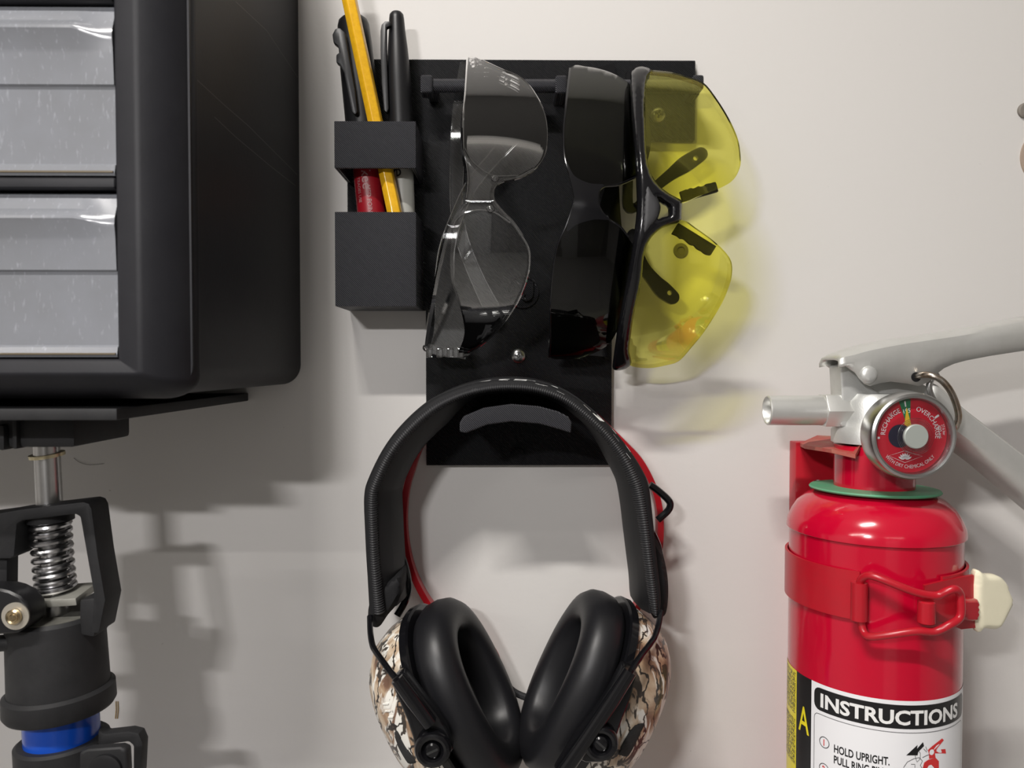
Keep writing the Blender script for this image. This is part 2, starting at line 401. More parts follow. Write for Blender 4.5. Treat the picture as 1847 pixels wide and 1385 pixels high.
# ------------------------------------------------------------------ drawer cabinet
xr = Q(329, 400, 152).x; zb = Q(200, 722, 152).z
cab = thing('drawer_cabinet', 'black plastic small parts cabinet with clear drawers, mounted on the wall', 'cabinet', (-250, 0, zb))
XL, ZT = -460.0, 260.0
xb = xr + 2.4; zbb = zb + 1.5
bm = bmesh.new()      # outer shell: rounded rectangle extruded from the wall to the frame
pr = rrect(XL + 2, xb - 0.5, zbb, ZT - 2, 11, 8); 
prism(bm, [V(x, -142, z) for x, z in pr], V(0, 142, 0))
for v in bm.verts:
    if v.co.y < -1 and v.co.x > -300: v.co.x -= 2.8      # slight draft: narrower at the front
part('body', bm, M_cab, cab)
sec = [(0, 118), (0, 149), (.3, 150.6), (1.0, 151.3), (2, 151.6), (7.8, 152.8), (9.0, 152.9), (10.5, 152.4), (13.5, 151.0), (17, 148.9), (20.5, 146), (23, 142.6), (24.5, 139.6), (25, 137.6), (24.8, 136.6), (23.6, 136.2), (10, 118)]
xin = Q(211, 400, 150).x; zin = Q(150, 647, 150).z
wR = xr - xin; wB = zin - zb
bm = bmesh.new(); rings = []; nn = 9
def frame_ring(cx, cz, ang_list):
    pass
path = []   # (inner point, outward direction scale) going round the opening
xo0, zo1 = XL + 26, ZT - 26
corners = [(xin, zin, 1, -1), (xin, zo1, 1, 1), (xo0, zo1, -1, 1), (xo0, zin, -1, -1)]
angs = {(1, -1): (-90, 0), (1, 1): (0, 90), (-1, 1): (90, 180), (-1, -1): (180, 270)}
for (cx, cz, sx, sz) in corners:
    a0, a1 = angs[(sx, sz)]
    for k in range(nn):
        a = math.radians(a0 + (a1 - a0) * k / (nn - 1)); ca, sa = math.cos(a), math.sin(a)
        R0 = 13.0 / 25
        ring = []
        for (o, d) in sec:
            q = o / 25.0
            # sharp inner corner growing into a rounded outer corner
            ex = q * wR; ez = q * wB; rr = 0.55 * q
            px = cx + sx * ex * (1 - rr) + rr * ex * ca if True else 0
            pz = cz + sz * ez * (1 - rr) + rr * ez * sa
            ring.append(bm.verts.new((px, -d, pz)))
        rings.append(ring)
for i in range(len(rings)):
    A, B = rings[i], rings[(i + 1) % len(rings)]
    for k in range(len(sec)):
        k2 = (k + 1) % len(sec)
        try: bm.faces.new([A[k], A[k2], B[k2], B[k]])
        except ValueError: pass
bmesh.ops.remove_doubles(bm, verts=bm.verts, dist=0.01)
part('front_frame', bm, M_cab, cab, 40)
def onside(px, py):
    r = ray(px, py); k = 2.8 / 142; return CAMP + r * ((xb - .45 - k * DIST) / (r.x - k * r.y))
for pl in ([(425, 3), (481, 55), (522, 117), (537, 140)], [(351, 140), (403, 188), (448, 227), (536, 315)], [(387, 211), (425, 247), (487, 299), (533, 335)]):
    bm = bmesh.new(); pv = [onside(*p) for p in pl]
    A_ = [(bm.verts.new(p + V(0.02, 0, .22)), bm.verts.new(p + V(0.02, 0, -.22))) for p in pv]
    for a_, b_ in zip(A_, A_[1:]): bm.faces.new([a_[0], b_[0], b_[1], a_[1]])
    part('scuff_line', bm, mat('scuffed_plastic', (.05, .05, .05), .5), cab, normals=False)
def drawer(z1, z0):
    H = z1 - z0; s = H / 60.0
    prof = [(0, 138, 0), (0, 145.5, 0), (.8, 147.2, 0), (6.4, 150.0, 0), (7.2, 150.4, .8), (9.4, 150.8, 2.4), (10.4, 150.8, 2.6), (11.4, 150.6, 2.3), (16.5, 150.2, .6), (18, 150.1, .2),
            (28.4, 149.6, 0), (29, 148.6, 0), (30, 148.4, 0), (55.6, 148.0, 0), (56.4, 149.4, 0), (59.2, 150.0, 0), (60, 149.5, 0), (60, 138, 0)]
    xs = [xo0 + .5, xin - 32, xin - 14, xin - 10.5, xin - 7, xin - 3.5, xin - .6]; fac = [1, 1, 1, .8, .4, .1, 0]
    bm = bmesh.new(); R = []
    for x, f in zip(xs, fac):
        sh = (1 - f) * 2.2
        R.append([bm.verts.new((x, -(d + p * f), z1 - (h + (sh if 6 < h < 13 else 0)) * s)) for h, d, p in prof])
    for A, B in zip(R, R[1:]):
        for k in range(len(prof)): bm.faces.new([A[k], A[(k + 1) % len(prof)], B[(k + 1) % len(prof)], B[k]])
    bm.faces.new(R[0]); bm.faces.new(R[-1][::-1])
    o = part('drawer', bm, M_drawer, cab, 28)
    b2 = bbox(xo0 + 1, xin - 1, -150.6, -149.6, z0 + .9 * s, z0 + 1.5 * s, 0)
    part('bottom_seam', b2, mat('drawer_seam', (0.10, 0.075, 0.04), 0.5), o)
ztop2 = Q(100, 344, 150).z; zbot2 = Q(150, 644, 150).z
ztop1 = Q(100, 2, 150).z; zbot1 = Q(100, 316, 150).z
drawer(ztop2, zbot2); drawer(ztop1, zbot1)
drawer(ztop1 + 67, ztop1 + 4)
for z in (Q(100, 330, 150).z, ztop1 + 2):
    bm = bbox(xo0 + .2, xin - .2, -150.5, -120, z - 2.0, z + 2.0, 1.2, 3); part('divider', bm, M_cab, cab)

# shelf plate under the cabinet, running back to the wall
za, zb_ = Q(448, 709, 0).z, Q(448, 723, 0).z
sx1 = Q(448, 715, 0).x
sh = thing('shelf_plate', 'thin black shelf plate beneath the drawer cabinet', 'shelf', (-300, 0, zb_))
part('plate', bbox(-440, sx1, -146, 0, zb_, za, 0.6), M_matte, sh)

# ------------------------------------------------------------------ telescopic support pole
DP = 100.0
p0 = Q(84, 812, DP); p1 = Q(113, 1340, DP)
ax = (p1 - p0).normalized(); LP = (p1 - p0).length / 528.0      # mm per pixel row along the pole
def atf(py, R): return at(655 + (py - 655) * (DIST - DP - R) / (DIST - DP))
def at(py): return p0 + ax * ((py - 812) * LP)
pole = thing('support_pole', 'telescopic support pole with blue tube, coil spring and black plastic grip, propping up the shelf', 'support pole', (p1.x, p1.y, -EYE))
zt = zb_
bm = bbox(Q(-60, 780, 118).x, Q(139, 780, 122).x, -124, -78, Q(100, 806, 122).z, zt, 2.0); 
hd = part('head_block', bm, M_matte, pole)
bm = bbox(Q(132, 780, 118).x, Q(150, 780, 112).x, -112, -80, Q(145, 799, 112).z, zt, 1.5); part('side_lug', bm, M_matte, hd)
bm = bbox(Q(26, 780, 125).x, Q(34, 780, 125).x, -126.5, -120, Q(30, 809, 125).z, zt, .6); part('rib', bm, M_matte, hd)
bm = bbox(Q(-4, 780, 125).x, Q(13, 780, 125).x, -127, -118, Q(4, 812, 125).z, zt - 3, 2); part('rib', bm, M_matte, hd)
part('rod', lbm([(5.1, -3), (5.1, 80)], at(812), ax, 32), M_steel, pole)
bm = lbm([(5.2, 0), (6.9, 0), (6.9, 1.4), (5.2, 1.4)], atf(821, 7), ax + V(.05, .1, 0), 32); part('washer', bm, mat('yellow_zinc', (0.62, 0.55, 0.36), 0.35, .9), pole)
# yoke
yo = [(-45, 931), (0, 925), (40, 918), (150, 905), (160, 908), (165, 918), (176, 1001), (190, 1082), (178, 1142), (164, 1142), (168, 1090), (168, 1068), (144, 932), (135, 927), (40, 939), (30, 945), (25, 1003), (19, 1008), (-45, 1008)]
bm = ppx(yo, 112, 98, 1.2); part('yoke', bm, M_matte, pole)
bm = ppx([(-30, 990), (13, 990), (12, 1066), (-30, 1066)], 108, 100, 1.0); part('yoke_arm', bm, M_matte, pole)
bm = ppx([(143, 1082), (170, 1078), (172, 1120), (170, 1150), (143, 1145)], 110, 98, 1.2); part('yoke_foot', bm, M_matte, pole)
bm = lbm([(7.6, 0), (9.2, .6), (9.2, 6)], atf(920, 9), ax, 32); part('spring_seat', bm, M_matte, pole)
u = ax.cross(V(0, 1, 0)).normalized(); w = ax.cross(u)
pts = []; T = 9.6
for k in range(int(T * 28) + 1):
    a = 2 * PI * k / 28; f = k / (T * 28)
    ff = 0.5 - 0.5 * math.cos(PI * f); ff = 0.25 * ff + 0.75 * f
    pts.append(atf(940 + (1072 - 940) * ff, 8) + u * (7.0 * math.cos(a)) + w * (7.0 * math.sin(a)) + V(1.0, 0, 0) * (f ** 3))
part('spring', tbm(pts, 1.25, 8), M_spring, pole)
c = atf(1090, 13); Mt = Matrix.Translation(c) @ Matrix.Rotation(math.radians(-4), 4, 'Y') @ Matrix.Rotation(math.radians(6), 4, 'X')
bm = bmesh.new(); box(bm, -22, 14, -9, 9, -1.6, 1.6, Mt); bmesh.ops.recalc_face_normals(bm, faces=bm.faces); bevel(bm, .5)
part('trigger_plate', bm, M_plate, pole)
part('grip_body', lbm([(5.4, -3), (17.2, -3), (18.6, -1.6), (18.8, 0), (19.6, 34), (19.8, 36)], atf(1147, 19), ax, 56), M_matte, pole)
part('grip_top', lbm([(5.4, 0), (17, 0), (17, .3), (5.4, .3)], atf(1147, 19) - ax * 3.2, ax, 48), mat('dusty_black_plastic', (0.05, 0.049, 0.043), .8, var=(150, .2, (0.12, 0.117, 0.10))), pole)
part('grip_collar', lbm([(15.5, 0), (19.8, 0), (21.4, 1.2), (21.6, 8), (20.6, 9.6), (15.5, 9.8)], atf(1275, 21), ax, 56), M_matte, pole)
part('blue_tube', lbm([(14.6, 0), (14.6, 1150)], atf(1296, 14), ax, 48), M_blue, pole, label='glossy blue tube')
part('clamp_ring', lbm([(14.8, 0), (17, 0), (18.3, 1), (18.4, 30), (17, 30)], atf(1368, 18), ax, 48), M_matte, pole)
bm = ppx([(142, 1357), (158, 1352), (216, 1348), (228, 1352), (230, 1400), (142, 1400)], 122, 117, 1.6, 3); cl = part('clamp_lug', bm, M_matte, pole)
bm = ppx([(176, 1316), (188, 1324), (232, 1319), (250, 1323), (257, 1340), (254, 1400), (240, 1400), (240, 1345), (232, 1338), (190, 1344), (176, 1346)], 106, 100, 1.0); part('clamp_lever', bm, M_matte, pole)
bm = lbm([(6.5, 0), (6.5, 1.5), (5, 2)], Q(192, 1388, 122), V(0, -1, 0), 32); part('clamp_nut', bm, M_black, cl)
# squeeze trigger lever with rivet, at the left
tp = [(-60, 1060), (0, 1062), (16, 1066), (36, 1076), (51, 1094), (54, 1112), (50, 1130), (30, 1143), (-60, 1150)]
bm = ppx(tp, 124, 112, 2.0, 3); tr_ = part('trigger_lever', bm, M_black, pole)
bm = tbm([Q(x, y, 112) for x, y in cat([(-60, 1166), (0, 1160), (20, 1160), (40, 1168), (60, 1180)], 5)], 3.4, 12); part('trigger_guard', bm, M_matte, pole)
ctr = Q(26, 1112, 125)
part('rivet_washer', lbm([(0, 0), (5.4, 0), (5.4, .6), (0, .6)], ctr + V(0, 1, 0), V(0, -1, 0), 40), mat('nickel', (0.62, 0.58, 0.50), 0.4, 0.8), tr_)
part('rivet', lbm([(3.0, 0), (3.0, 1.0), (2.4, 1.5), (1.8, 1.1), (1.4, 1.2), (.9, 1.9), (0, 2.0)], ctr, V(0, -1, 0), 32), M_brass, tr_)

# ------------------------------------------------------------------ printed tool holder
hx = Q(935, 840, 5)
hold = thing('tool_holder', 'black 3D printed wall holder with pen box, glasses bar and headset hook', 'holder', (hx.x, 0, hx.z))
def rectd(x0, y0, x1, y1, d1, d0, w=.5):
    a = Q(x0, y0, d1); b = Q(x1, y1, d1); return bbox(a.x, b.x, -d1, -d0, b.z, a.z, w)
part('upper_plate', rectd(640, 106, 1254, 253, 5, 0, .7), M_print, hold)
part('lower_plate', rectd(767, 240, 1103, 839, 5.2, 0, .5), M_print, hold)
DB = 39.0
A = Q(602.5, 218, DB); B = Q(751, 552.5, DB); g0 = Q(700, 303, DB).z; g1 = Q(700, 382, DB).z
def shell(z0, z1, floor):
    bm = bmesh.new(); t = 2.2
    ys = (-DB, -4.0)
    o = [(A.x, ys[0]), (B.x, ys[0]), (B.x, ys[1]), (A.x, ys[1])]; i = [(A.x + t, ys[0] + t), (B.x - t, ys[0] + t), (B.x - t, ys[1] - t), (A.x + t, ys[1] - t)]
    ot = [bm.verts.new((x, y, z1)) for x, y in o]; ob = [bm.verts.new((x, y, z0)) for x, y in o]
    it = [bm.verts.new((x, y, z1)) for x, y in i]; ib = [bm.verts.new((x, y, z0 + (t if floor else 0))) for x, y in i]
    for k in range(4):
        j = (k + 1) % 4
        bm.faces.new([ot[k], ob[k], ob[j], ot[j]]); bm.faces.new([it[k], it[j], ib[j], ib[k]]); bm.faces.new([ot[k], ot[j], it[j], it[k]])
        if not floor: bm.faces.new([ob[k], ib[k], ib[j], ob[j]])
    if floor: bm.faces.new(ob); bm.faces.new(ib)
    bmesh.ops.recalc_face_normals(bm, faces=bm.faces); bevel(bm, .45, 2); return bm
part('pen_cup', shell(B.z, g1, True), M_print2, hold)
part('pen_band', shell(g0, A.z, False), M_print2, hold)
part('pen_back', bbox(Q(627, 400, 5).x, Q(772, 400, 5).x, -5.4, 0, B.z + .3, Q(700, 240, 5).z, 0.3), M_print, hold)
# glasses bar with knobs and posts
DBAR = 20.0
zbar = Q(900, 155, DBAR).z; rb = 3.5
bx0, bx1 = Q(776, 150, DBAR).x, Q(1262, 150, DBAR).x
def octbar(x0, x1, r, z=zbar, w=.3):
    bm = bmesh.new(); prism(bm, [V(x0, -DBAR + r * math.sin(a), z + r * math.cos(a)) for a in [PI / 8 + PI / 4 * k for k in range(8)]], V(x1 - x0, 0, 0))
    bmesh.ops.recalc_face_normals(bm, faces=bm.faces)
    if w: bevel(bm, w, 1)
    return bm
part('bar', octbar(bx0, bx1, rb), M_print2, hold)
for x0, x1, y0, y1 in ((758, 780, 134, 167), (1002, 1023, 135, 168), (1250, 1270, 134, 160)):
    a = Q(x0, y0, 25); b = Q(x1, y1, 25)
    part('knob', bbox(a.x, b.x, -25.0, -15.5 if x0 != 1002 else -4.5, b.z, a.z, 1.5, 3), M_print2, hold)
for x0 in (772, 1240):
    a = Q(x0, 142, 12); part('post', bbox(a.x, a.x + 5, -18, -4.5, zbar - 3.4, zbar + 2.6, .5), M_print2, hold)
# headset hook: arched shelf with a raised front lip
lip = [(829, 762), (836, 751), (872, 736), (922, 729), (972, 733), (1006, 742), (1026, 752), (1031, 762), (1030, 781), (1012, 775), (972, 764), (922, 760), (879, 766), (841, 781), (829, 779)]
part('hook_lip', ppx(lip, 64, 59, .9, 3), M_print2, hold)
DL = 59.0
def dz(p, k): return V(p.x, -4, p.z + k)
top = [Q(x, y, DL) for x, y in [(838, 757), (872, 742), (922, 735), (972, 739), (1006, 748), (1023, 757)]]; bot = [Q(x, y, DL) for x, y in [(1023, 776), (972, 764), (922, 760), (879, 766), (838, 778)]]
bm = bmesh.new(); prism(bm, [V(p.x, -60, p.z) for p in top + bot], V(0, 56, 0)); part('hook_shelf', bm, M_print2, hold)
# raised round maker's mark
mc = Q(943, 527, 5.4)
bm = bmesh.new()
ring = [mc + V(8.4 * math.cos(a), -.1, 8.4 * math.sin(a)) for a in [2 * PI * k / 48 for k in range(48)]]
tube(bm, ring, .55, 6, closed=True)
em = part('raised_mark', bm, M_print, hold)
def mk(pts, r=.9):
    return tbm([Q(x, y, 5.6) for x, y in cat(pts, 5)], r, 6)
part('mark_stroke', mk([(960, 508), (960, 528), (957, 538), (949, 541), (943, 537), (945, 530)], 1.0), M_print, em)
part('mark_stroke', mk([(926, 514), (924, 527), (934, 528), (942, 519), (932, 511), (928, 507)], .8), M_print, em)
part('mark_stroke', mk([(917, 541), (922, 532), (934, 531), (944, 527)], .8), M_print, em)
part('raised_disc', lbm([(4.2, 0), (4.2, .7), (3.6, 1.0), (0, 1.0)], Q(932, 822, 5.2), V(0, -1, 0), 32), M_print, hold)
part('mark_recess', tbm([Q(x, y, 5.2) for x, y in [(790, 300), (900, 410), (1010, 520)]], .12, 4), M_print, hold)
def screw(px, py):
    c = Q(px, py, 5.2)
    s = part('screw', lbm([(4.1, 0), (4.1, .6), (3.7, 1.5), (2.7, 2.2), (1.4, 2.6), (0, 2.7)], c, V(0, -1, 0), 32), M_steel, hold)
    bm = bmesh.new()
    for a in (12, 102):
        Mx = Matrix.Translation(c) @ Matrix.Rotation(math.radians(a), 4, 'Y'); box(bm, -2.2, 2.2, -2.68, -1.2, -.55, .55, Mx)
    part('cross_recess_shade', bm, mat('recess_shade', (0.08, 0.08, 0.08), .5, .8), s)  # dark cross laid on the head, standing in for the shade of a recess
screw(935, 642); screw(1187, 208)

# ------------------------------------------------------------------ pens
def cylframe(a, b):
    """axis from a to b, front vector toward the viewer and sideways vector"""
    x = (b - a).normalized(); f = V(0, -1, 0); f = (f - x * f.dot(x)).normalized(); s = x.cross(f); return x, f, s
floorz = B.z + 2.2
# marker with red barrel
a = Q(637, 40, 21); b = Q(686, 545, 21); x_, f_, s_ = cylframe(a, b)
Ltot = (floorz - a.z) / x_.z
pen = thing('marker_pen', 'black capped marker with red barrel, at left in the pen box', 'marker', a + x_ * Ltot)
Lc = (Q(660, 235, 21) - a).length
part('barrel', lbm([(7.0, Lc - 6), (7.4, Lc), (7.4, Ltot - 9), (6.2, Ltot - 1), (5, Ltot - .3)], a, x_, 32), M_redpen, pen, label='red barrel with worn white print')
part('cap', lbm([(0, -2.5), (5.6, -2.2), (7.4, -.6), (8.2, 2), (8.6, 10), (9.0, 25), (9.0, Lc)], a, x_, 32), M_black, pen)
clp = [(604, 52), (612, 49), (622, 58), (630, 105), (640, 160), (645, 202), (640, 207), (634, 200), (620, 130), (612, 115), (606, 112), (606, 98), (612, 94), (609, 82), (601, 76), (599, 62)]
part('clip', ppx(clp, 34, 29, .8, 2), M_black, pen)
bm = bmesh.new()
def onpen(a, x_, f_, s_, R, s0, t0):
    return lambda u, v: a + x_ * (s0 + u) + (f_ * math.cos((t0 - v) / R) + s_ * math.sin((t0 - v) / R)) * R
sgn = -1 if s_.x > 0 else 1
sv = s_ if s_.x < 0 else -s_
def pw(R, s0, t0): return lambda u, v: a + x_ * (s0 + u) + (f_ * math.cos((v + t0) / R) - sv * math.sin((v + t0) / R)) * R
s303 = (Q(667, 306, 21) - a).length
put_text(bm, 'ukee', 7.0, pw(7.55, s303 - 2, -2.2), 0.06)
put_text(bm, 'MED POINT', 3.4, pw(7.55, s303 + 9.5, -.6), 0.02, .9)
put_text(bm, 'TRADES USE', 2.6, pw(7.55, s303 + 5, -5.4), 0.0, .9)
part('lettering', bm, M_dimwhite, pen, normals=False)
# fine marker with grey barrel
a2 = Q(715, 24, 20); b2 = Q(735, 545, 20); x2, f2, s2 = cylframe(a2, b2); L2 = (floorz - a2.z) / x2.z
pen2 = thing('marker_pen.001', 'black capped marker with grey barrel, at right in the pen box', 'marker', a2 + x2 * L2)
Lc2 = (Q(726, 262, 20) - a2).length
part('barrel', lbm([(5.2, Lc2 - 6), (5.7, Lc2), (5.7, L2 - 6), (4.8, L2 - .3)], a2, x2, 32), M_grey, pen2, label='light grey barrel')
part('cap', lbm([(0, -.6), (2.6, -.4), (3.6, .8), (3.9, 3), (4.3, 9), (5.2, 18), (5.9, 28), (6.2, 36), (6.1, Lc2)], a2, x2, 32), M_black, pen2)
cl2 = [(688, 44), (694, 38), (704, 38), (704, 46), (697, 49), (697, 90), (701, 195), (698, 203), (692, 199), (688, 150), (686, 90), (686, 55)]
part('clip', ppx(cl2, 26, 22.5, .6, 2), M_black, pen2)
bm = bmesh.new(); sv2 = s2 if s2.x < 0 else -s2
put_text(bm, 'e', 11, lambda u, v: a2 + x2 * ((Q(715, 306, 20) - a2).length + u) + (f2 * math.cos((v - 5) / 5.85) - sv2 * math.sin((v - 5) / 5.85)) * 5.85, 0.0)
part('lettering', bm, M_ink, pen2, normals=False)
# pencil
a3 = Q(622, -40, 30); b3 = Q(742, 525, 30); x3, f3, s3 = cylframe(a3, b3); L3 = (floorz + 14 - a3.z) / x3.z
pcl = thing('pencil', 'yellow hexagonal pencil leaning in front of the markers', 'pencil', a3 + x3 * L3)
bm = bmesh.new(); prism(bm, [a3 + (f3 * math.cos(t) + s3 * math.sin(t)) * 4.05 for t in [PI / 3 * k + .25 for k in range(6)]], x3 * (L3 - 2))
bmesh.ops.recalc_face_normals(bm, faces=bm.faces); bevel(bm, .7, 3, edges=[e for e in bm.edges if abs((e.verts[0].co - e.verts[1].co).normalized().dot(x3)) > .99])
part('body', bm, M_yel, pcl)
part('ferrule', lbm([(3.7, -14), (3.7, .2)], a3, x3, 24), M_alu, pcl)
part('eraser', lbm([(0, -21), (3.0, -21), (3.5, -20), (3.5, -14)], a3, x3, 24), mat('pink_rubber', (.6, .25, .22), .8), pcl)

# ------------------------------------------------------------------ safety glasses
def dome(dlo, rise, yc, half, xc=None, xw=1, xk=0.0):
    R = (half * half + (rise / 0.275) ** 2) / (2 * rise / 0.275)
    def f(px, py):
        q = min(abs(py - yc), half * 1.05); s = math.sqrt(max(R * R - q * q, 1)) - (R - rise / 0.275)
        d = dlo + s * 0.275
        if xc is not None: d -= xk * ((px - xc) / xw) ** 2
        return d
    return f
gl = thing('safety_glasses', 'clear frameless safety glasses hanging at left on the bar', 'glasses', Q(800, 645, 20), 'safety glasses on the bar')
clear_out = [(843, 104), (872, 110), (902, 124), (941, 142), (966, 172), (983, 209), (987, 251), (980, 283), (962, 306), (934, 320), (906, 326), (892, 336), (888, 350), (891, 364), (906, 383), (925, 402), (942, 427), (953, 448), (955, 471), (951, 499), (939, 533), (916, 573), (888, 605), (851, 635), (839, 645), (826, 640), (838, 600), (829, 550), (815, 510), (812, 470), (817, 420), (830, 384), (842, 357), (845, 323), (842, 295), (836, 270), (835, 219), (839, 168)]
fc = dome(17, 56, 376, 274, 850, 110, 4.0)
part('lens', sheet(clear_out, fc, 2.0, 8), [M_clear, M_cledge], gl, 50)
M_glint = lensmat('clear_edge_highlight', (0.75, 0.76, 0.77), 5.0, 0.02)  # bright edge highlights, added as thin tubes of boosted reflection
part('lens_edge_glint', tbm([Q(x, y, fc(x, y) - .8) for x, y in cat(clear_out[1:26], 5)], .55, 8), M_glint, gl)
part('brow_edge_glint', tbm([Q(x, y, fc(x, y) - .5) for x, y in cat(clear_out[32:] + clear_out[:1], 5)], .5, 8), M_glint, gl)
# thickened rims round the two lens pads and nose bridge
def rim(path, fn, r, off=0.0, n=5, closed=False):
    p = cat(path, n, closed); return tbm([Q(x, y, fn(x, y) + off) for x, y in p], r, 8, closed=closed)
part('nose_rim', rim([(962, 306), (934, 320), (906, 326), (892, 336), (888, 350), (891, 364), (906, 383), (925, 402), (942, 427)], fc, 1.0, -1), M_cledge, gl)
part('lens_ridge', rim([(838, 268), (847, 284), (860, 299), (876, 311), (897, 318), (930, 317)], fc, .45, 0), M_cledge, gl)
part('lens_ridge', rim([(817, 408), (832, 388), (856, 380), (879, 380), (897, 386), (920, 402)], fc, .45, 0), M_cledge, gl)
part('bridge', sheet([(838, 268), (847, 284), (860, 299), (880, 312), (905, 322), (892, 336), (888, 350), (891, 364), (898, 382), (879, 379), (856, 380), (832, 388), (826, 380), (842, 357), (845, 323), (842, 295)], lambda x, y: fc(x, y) + .25, 2.4, 7, smooth=3), [M_temple, M_temple], gl, 50, label='frosted nose bridge')
part('nose_nub', lbm([(0, -1.8), (1.5, -1), (1.9, 0), (1.5, 1), (0, 1.8)], Q(893, 322, fc(893, 322)), V(0, -1, 0), 16), M_cledge, gl)
part('nose_nub', lbm([(0, -1.8), (1.5, -1), (1.9, 0), (1.5, 1), (0, 1.8)], Q(885, 377, fc(885, 377)), V(0, -1, 0), 16), M_cledge, gl)
brow = [(845, 106), (839, 168), (835, 219), (836, 270), (842, 295), (845, 323), (842, 357), (828, 376), (809, 411), (798, 448), (786, 503), (770, 593), (765, 633)]
bm = bmesh.new(); bp = cat(brow, 4); rowsA = []
for x, y in bp:
    p = Q(x, y, fc(x, y) - .5); w = 9 + 0 * y
    rowsA.append([bm.verts.new(p), bm.verts.new(p + V(-1.6, w, 0)), bm.verts.new(p + V(0.4, w, 0)), bm.verts.new(p + V(1.6, .6, 0))])
for r0, r1 in zip(rowsA, rowsA[1:]):
    for k in range(4): bm.faces.new([r0[k], r0[(k + 1) % 4], r1[(k + 1) % 4], r1[k]])
part('brow_guard', bm, M_temple, gl)
part('temple', sheet(strip([(842, 112), (829, 200), (823, 300), (824, 380), (836, 440), (862, 505), (886, 553)], [12, 13, 12, 11, 11, 12, 14]), lambda x, y: 13.0, 2.6, 8, smooth=0), [M_temple, M_cledge], gl, 50)
part('temple', sheet(strip([(806, 642), (812, 600), (806, 550), (802, 500), (806, 450), (822, 395), (850, 335), (890, 285), (928, 243)], [34, 30, 22, 17, 14, 11, 11, 12, 14]), lambda x, y: 17.0 + 5 * max(0, (y - 400) / 240), 2.6, 8, smooth=0), [M_temple, M_cledge], gl, 50)
def hinge(cx, cy, w, h, d, n, m, root):
    bm = bmesh.new()
    for k in range(n):
        x0 = cx - w / 2 + w * k / n; a = Q(x0, cy - h / 2, d); b = Q(x0 + w / n * .62, cy + h / 2, d)
        box(bm, a.x, b.x, -d, -d + 6, b.z, a.z)
    bmesh.ops.recalc_face_normals(bm, faces=bm.faces); bevel(bm, .5, 2)
    part('hinge', bm, m, root)
for c_, h_, dd in (([(824, 300), (824, 380), (836, 440), (862, 505), (886, 553)], [12, 11, 11, 12, 14], 13.2), ([(802, 500), (806, 450), (822, 395), (850, 335), (890, 285), (928, 243)], [17, 14, 11, 11, 12, 14], 20.5)):
    part('temple_edge_glint', tbm([Q(x, y, dd) for x, y in strip(c_, h_)], .4, 6), M_glint, gl)  # tubes added to draw the edge highlights of the temples
hinge(806, 636, 76, 18, 27, 4, M_cledge, gl); hinge(872, 130, 34, 18, 27, 2, M_cledge, gl)
part('hinge_end', sheet([(764, 632), (790, 641), (820, 645), (850, 638), (846, 628), (800, 624), (768, 620)], lambda x, y: 26, 8, 6), [M_temple, M_cledge], gl)

gd = thing('safety_glasses.001', 'smoke grey safety glasses with dark lenses, hanging in the middle of the bar', 'glasses', Q(1050, 645, 20), 'safety glasses on the bar')
dark_out = [(1030, 122), (1056, 120), (1084, 125), (1109, 134), (1130, 147), (1155, 175), (1170, 212), (1174, 258), (1165, 298), (1149, 318), (1116, 332), (1090, 335), (1079, 345), (1078, 365), (1083, 380), (1097, 397), (1117, 409), (1132, 428), (1146, 452), (1150, 490), (1140, 540), (1110, 603), (1090, 627), (1050, 645), (1020, 648), (991, 643), (993, 605), (994, 544), (999, 483), (1007, 441), (1021, 409), (1030, 383), (1037, 357), (1035, 334), (1030, 313), (1020, 288), (1017, 242), (1022, 179)]
fd = dome(17, 52, 383, 270, 1035, 110, 7.0)
part('lens', sheet(dark_out, fd, 2.0, 8), [M_dark, M_dkedge], gd, 50)
part('nose_rim', rim([(1149, 318), (1116, 332), (1090, 335), (1079, 345), (1078, 365), (1083, 380), (1097, 397), (1117, 409), (1132, 428)], fd, .9, -1), M_gloss, gd)
bridge = [(1021, 290), (1035, 316), (1062, 330), (1090, 333), (1080, 345), (1079, 365), (1084, 382), (1100, 396), (1072, 396), (1040, 405), (1022, 418), (1030, 384), (1036, 357)]
part('bridge', sheet(bridge, lambda x, y: fd(x, y) + .3, 2.6, 7), [M_gloss, M_gloss], gd, 50, label='black nose bridge')
part('lens_edge', rim([(1028, 124), (1022, 179), (1017, 242), (1020, 288), (1035, 334), (1037, 357), (1030, 383), (1021, 409), (1007, 441), (999, 483), (994, 544), (993, 605), (991, 643)], fd, .7, -.8), M_gloss, gd)
part('temple', sheet(strip([(1075, 122), (1092, 200), (1100, 300), (1108, 380), (1116, 450), (1130, 520)], [34, 24, 16, 11, 11, 13]), lambda x, y: 11.0, 2.6, 8, smooth=0), [M_gloss, M_gloss], gd, 50)
part('temple', sheet(strip([(1050, 640), (1054, 590), (1060, 520), (1072, 440), (1090, 380), (1112, 310), (1126, 250)], [46, 34, 20, 14, 11, 12, 13]), lambda x, y: 15.0, 2.6, 8, smooth=0), [M_gloss, M_gloss], gd, 50)

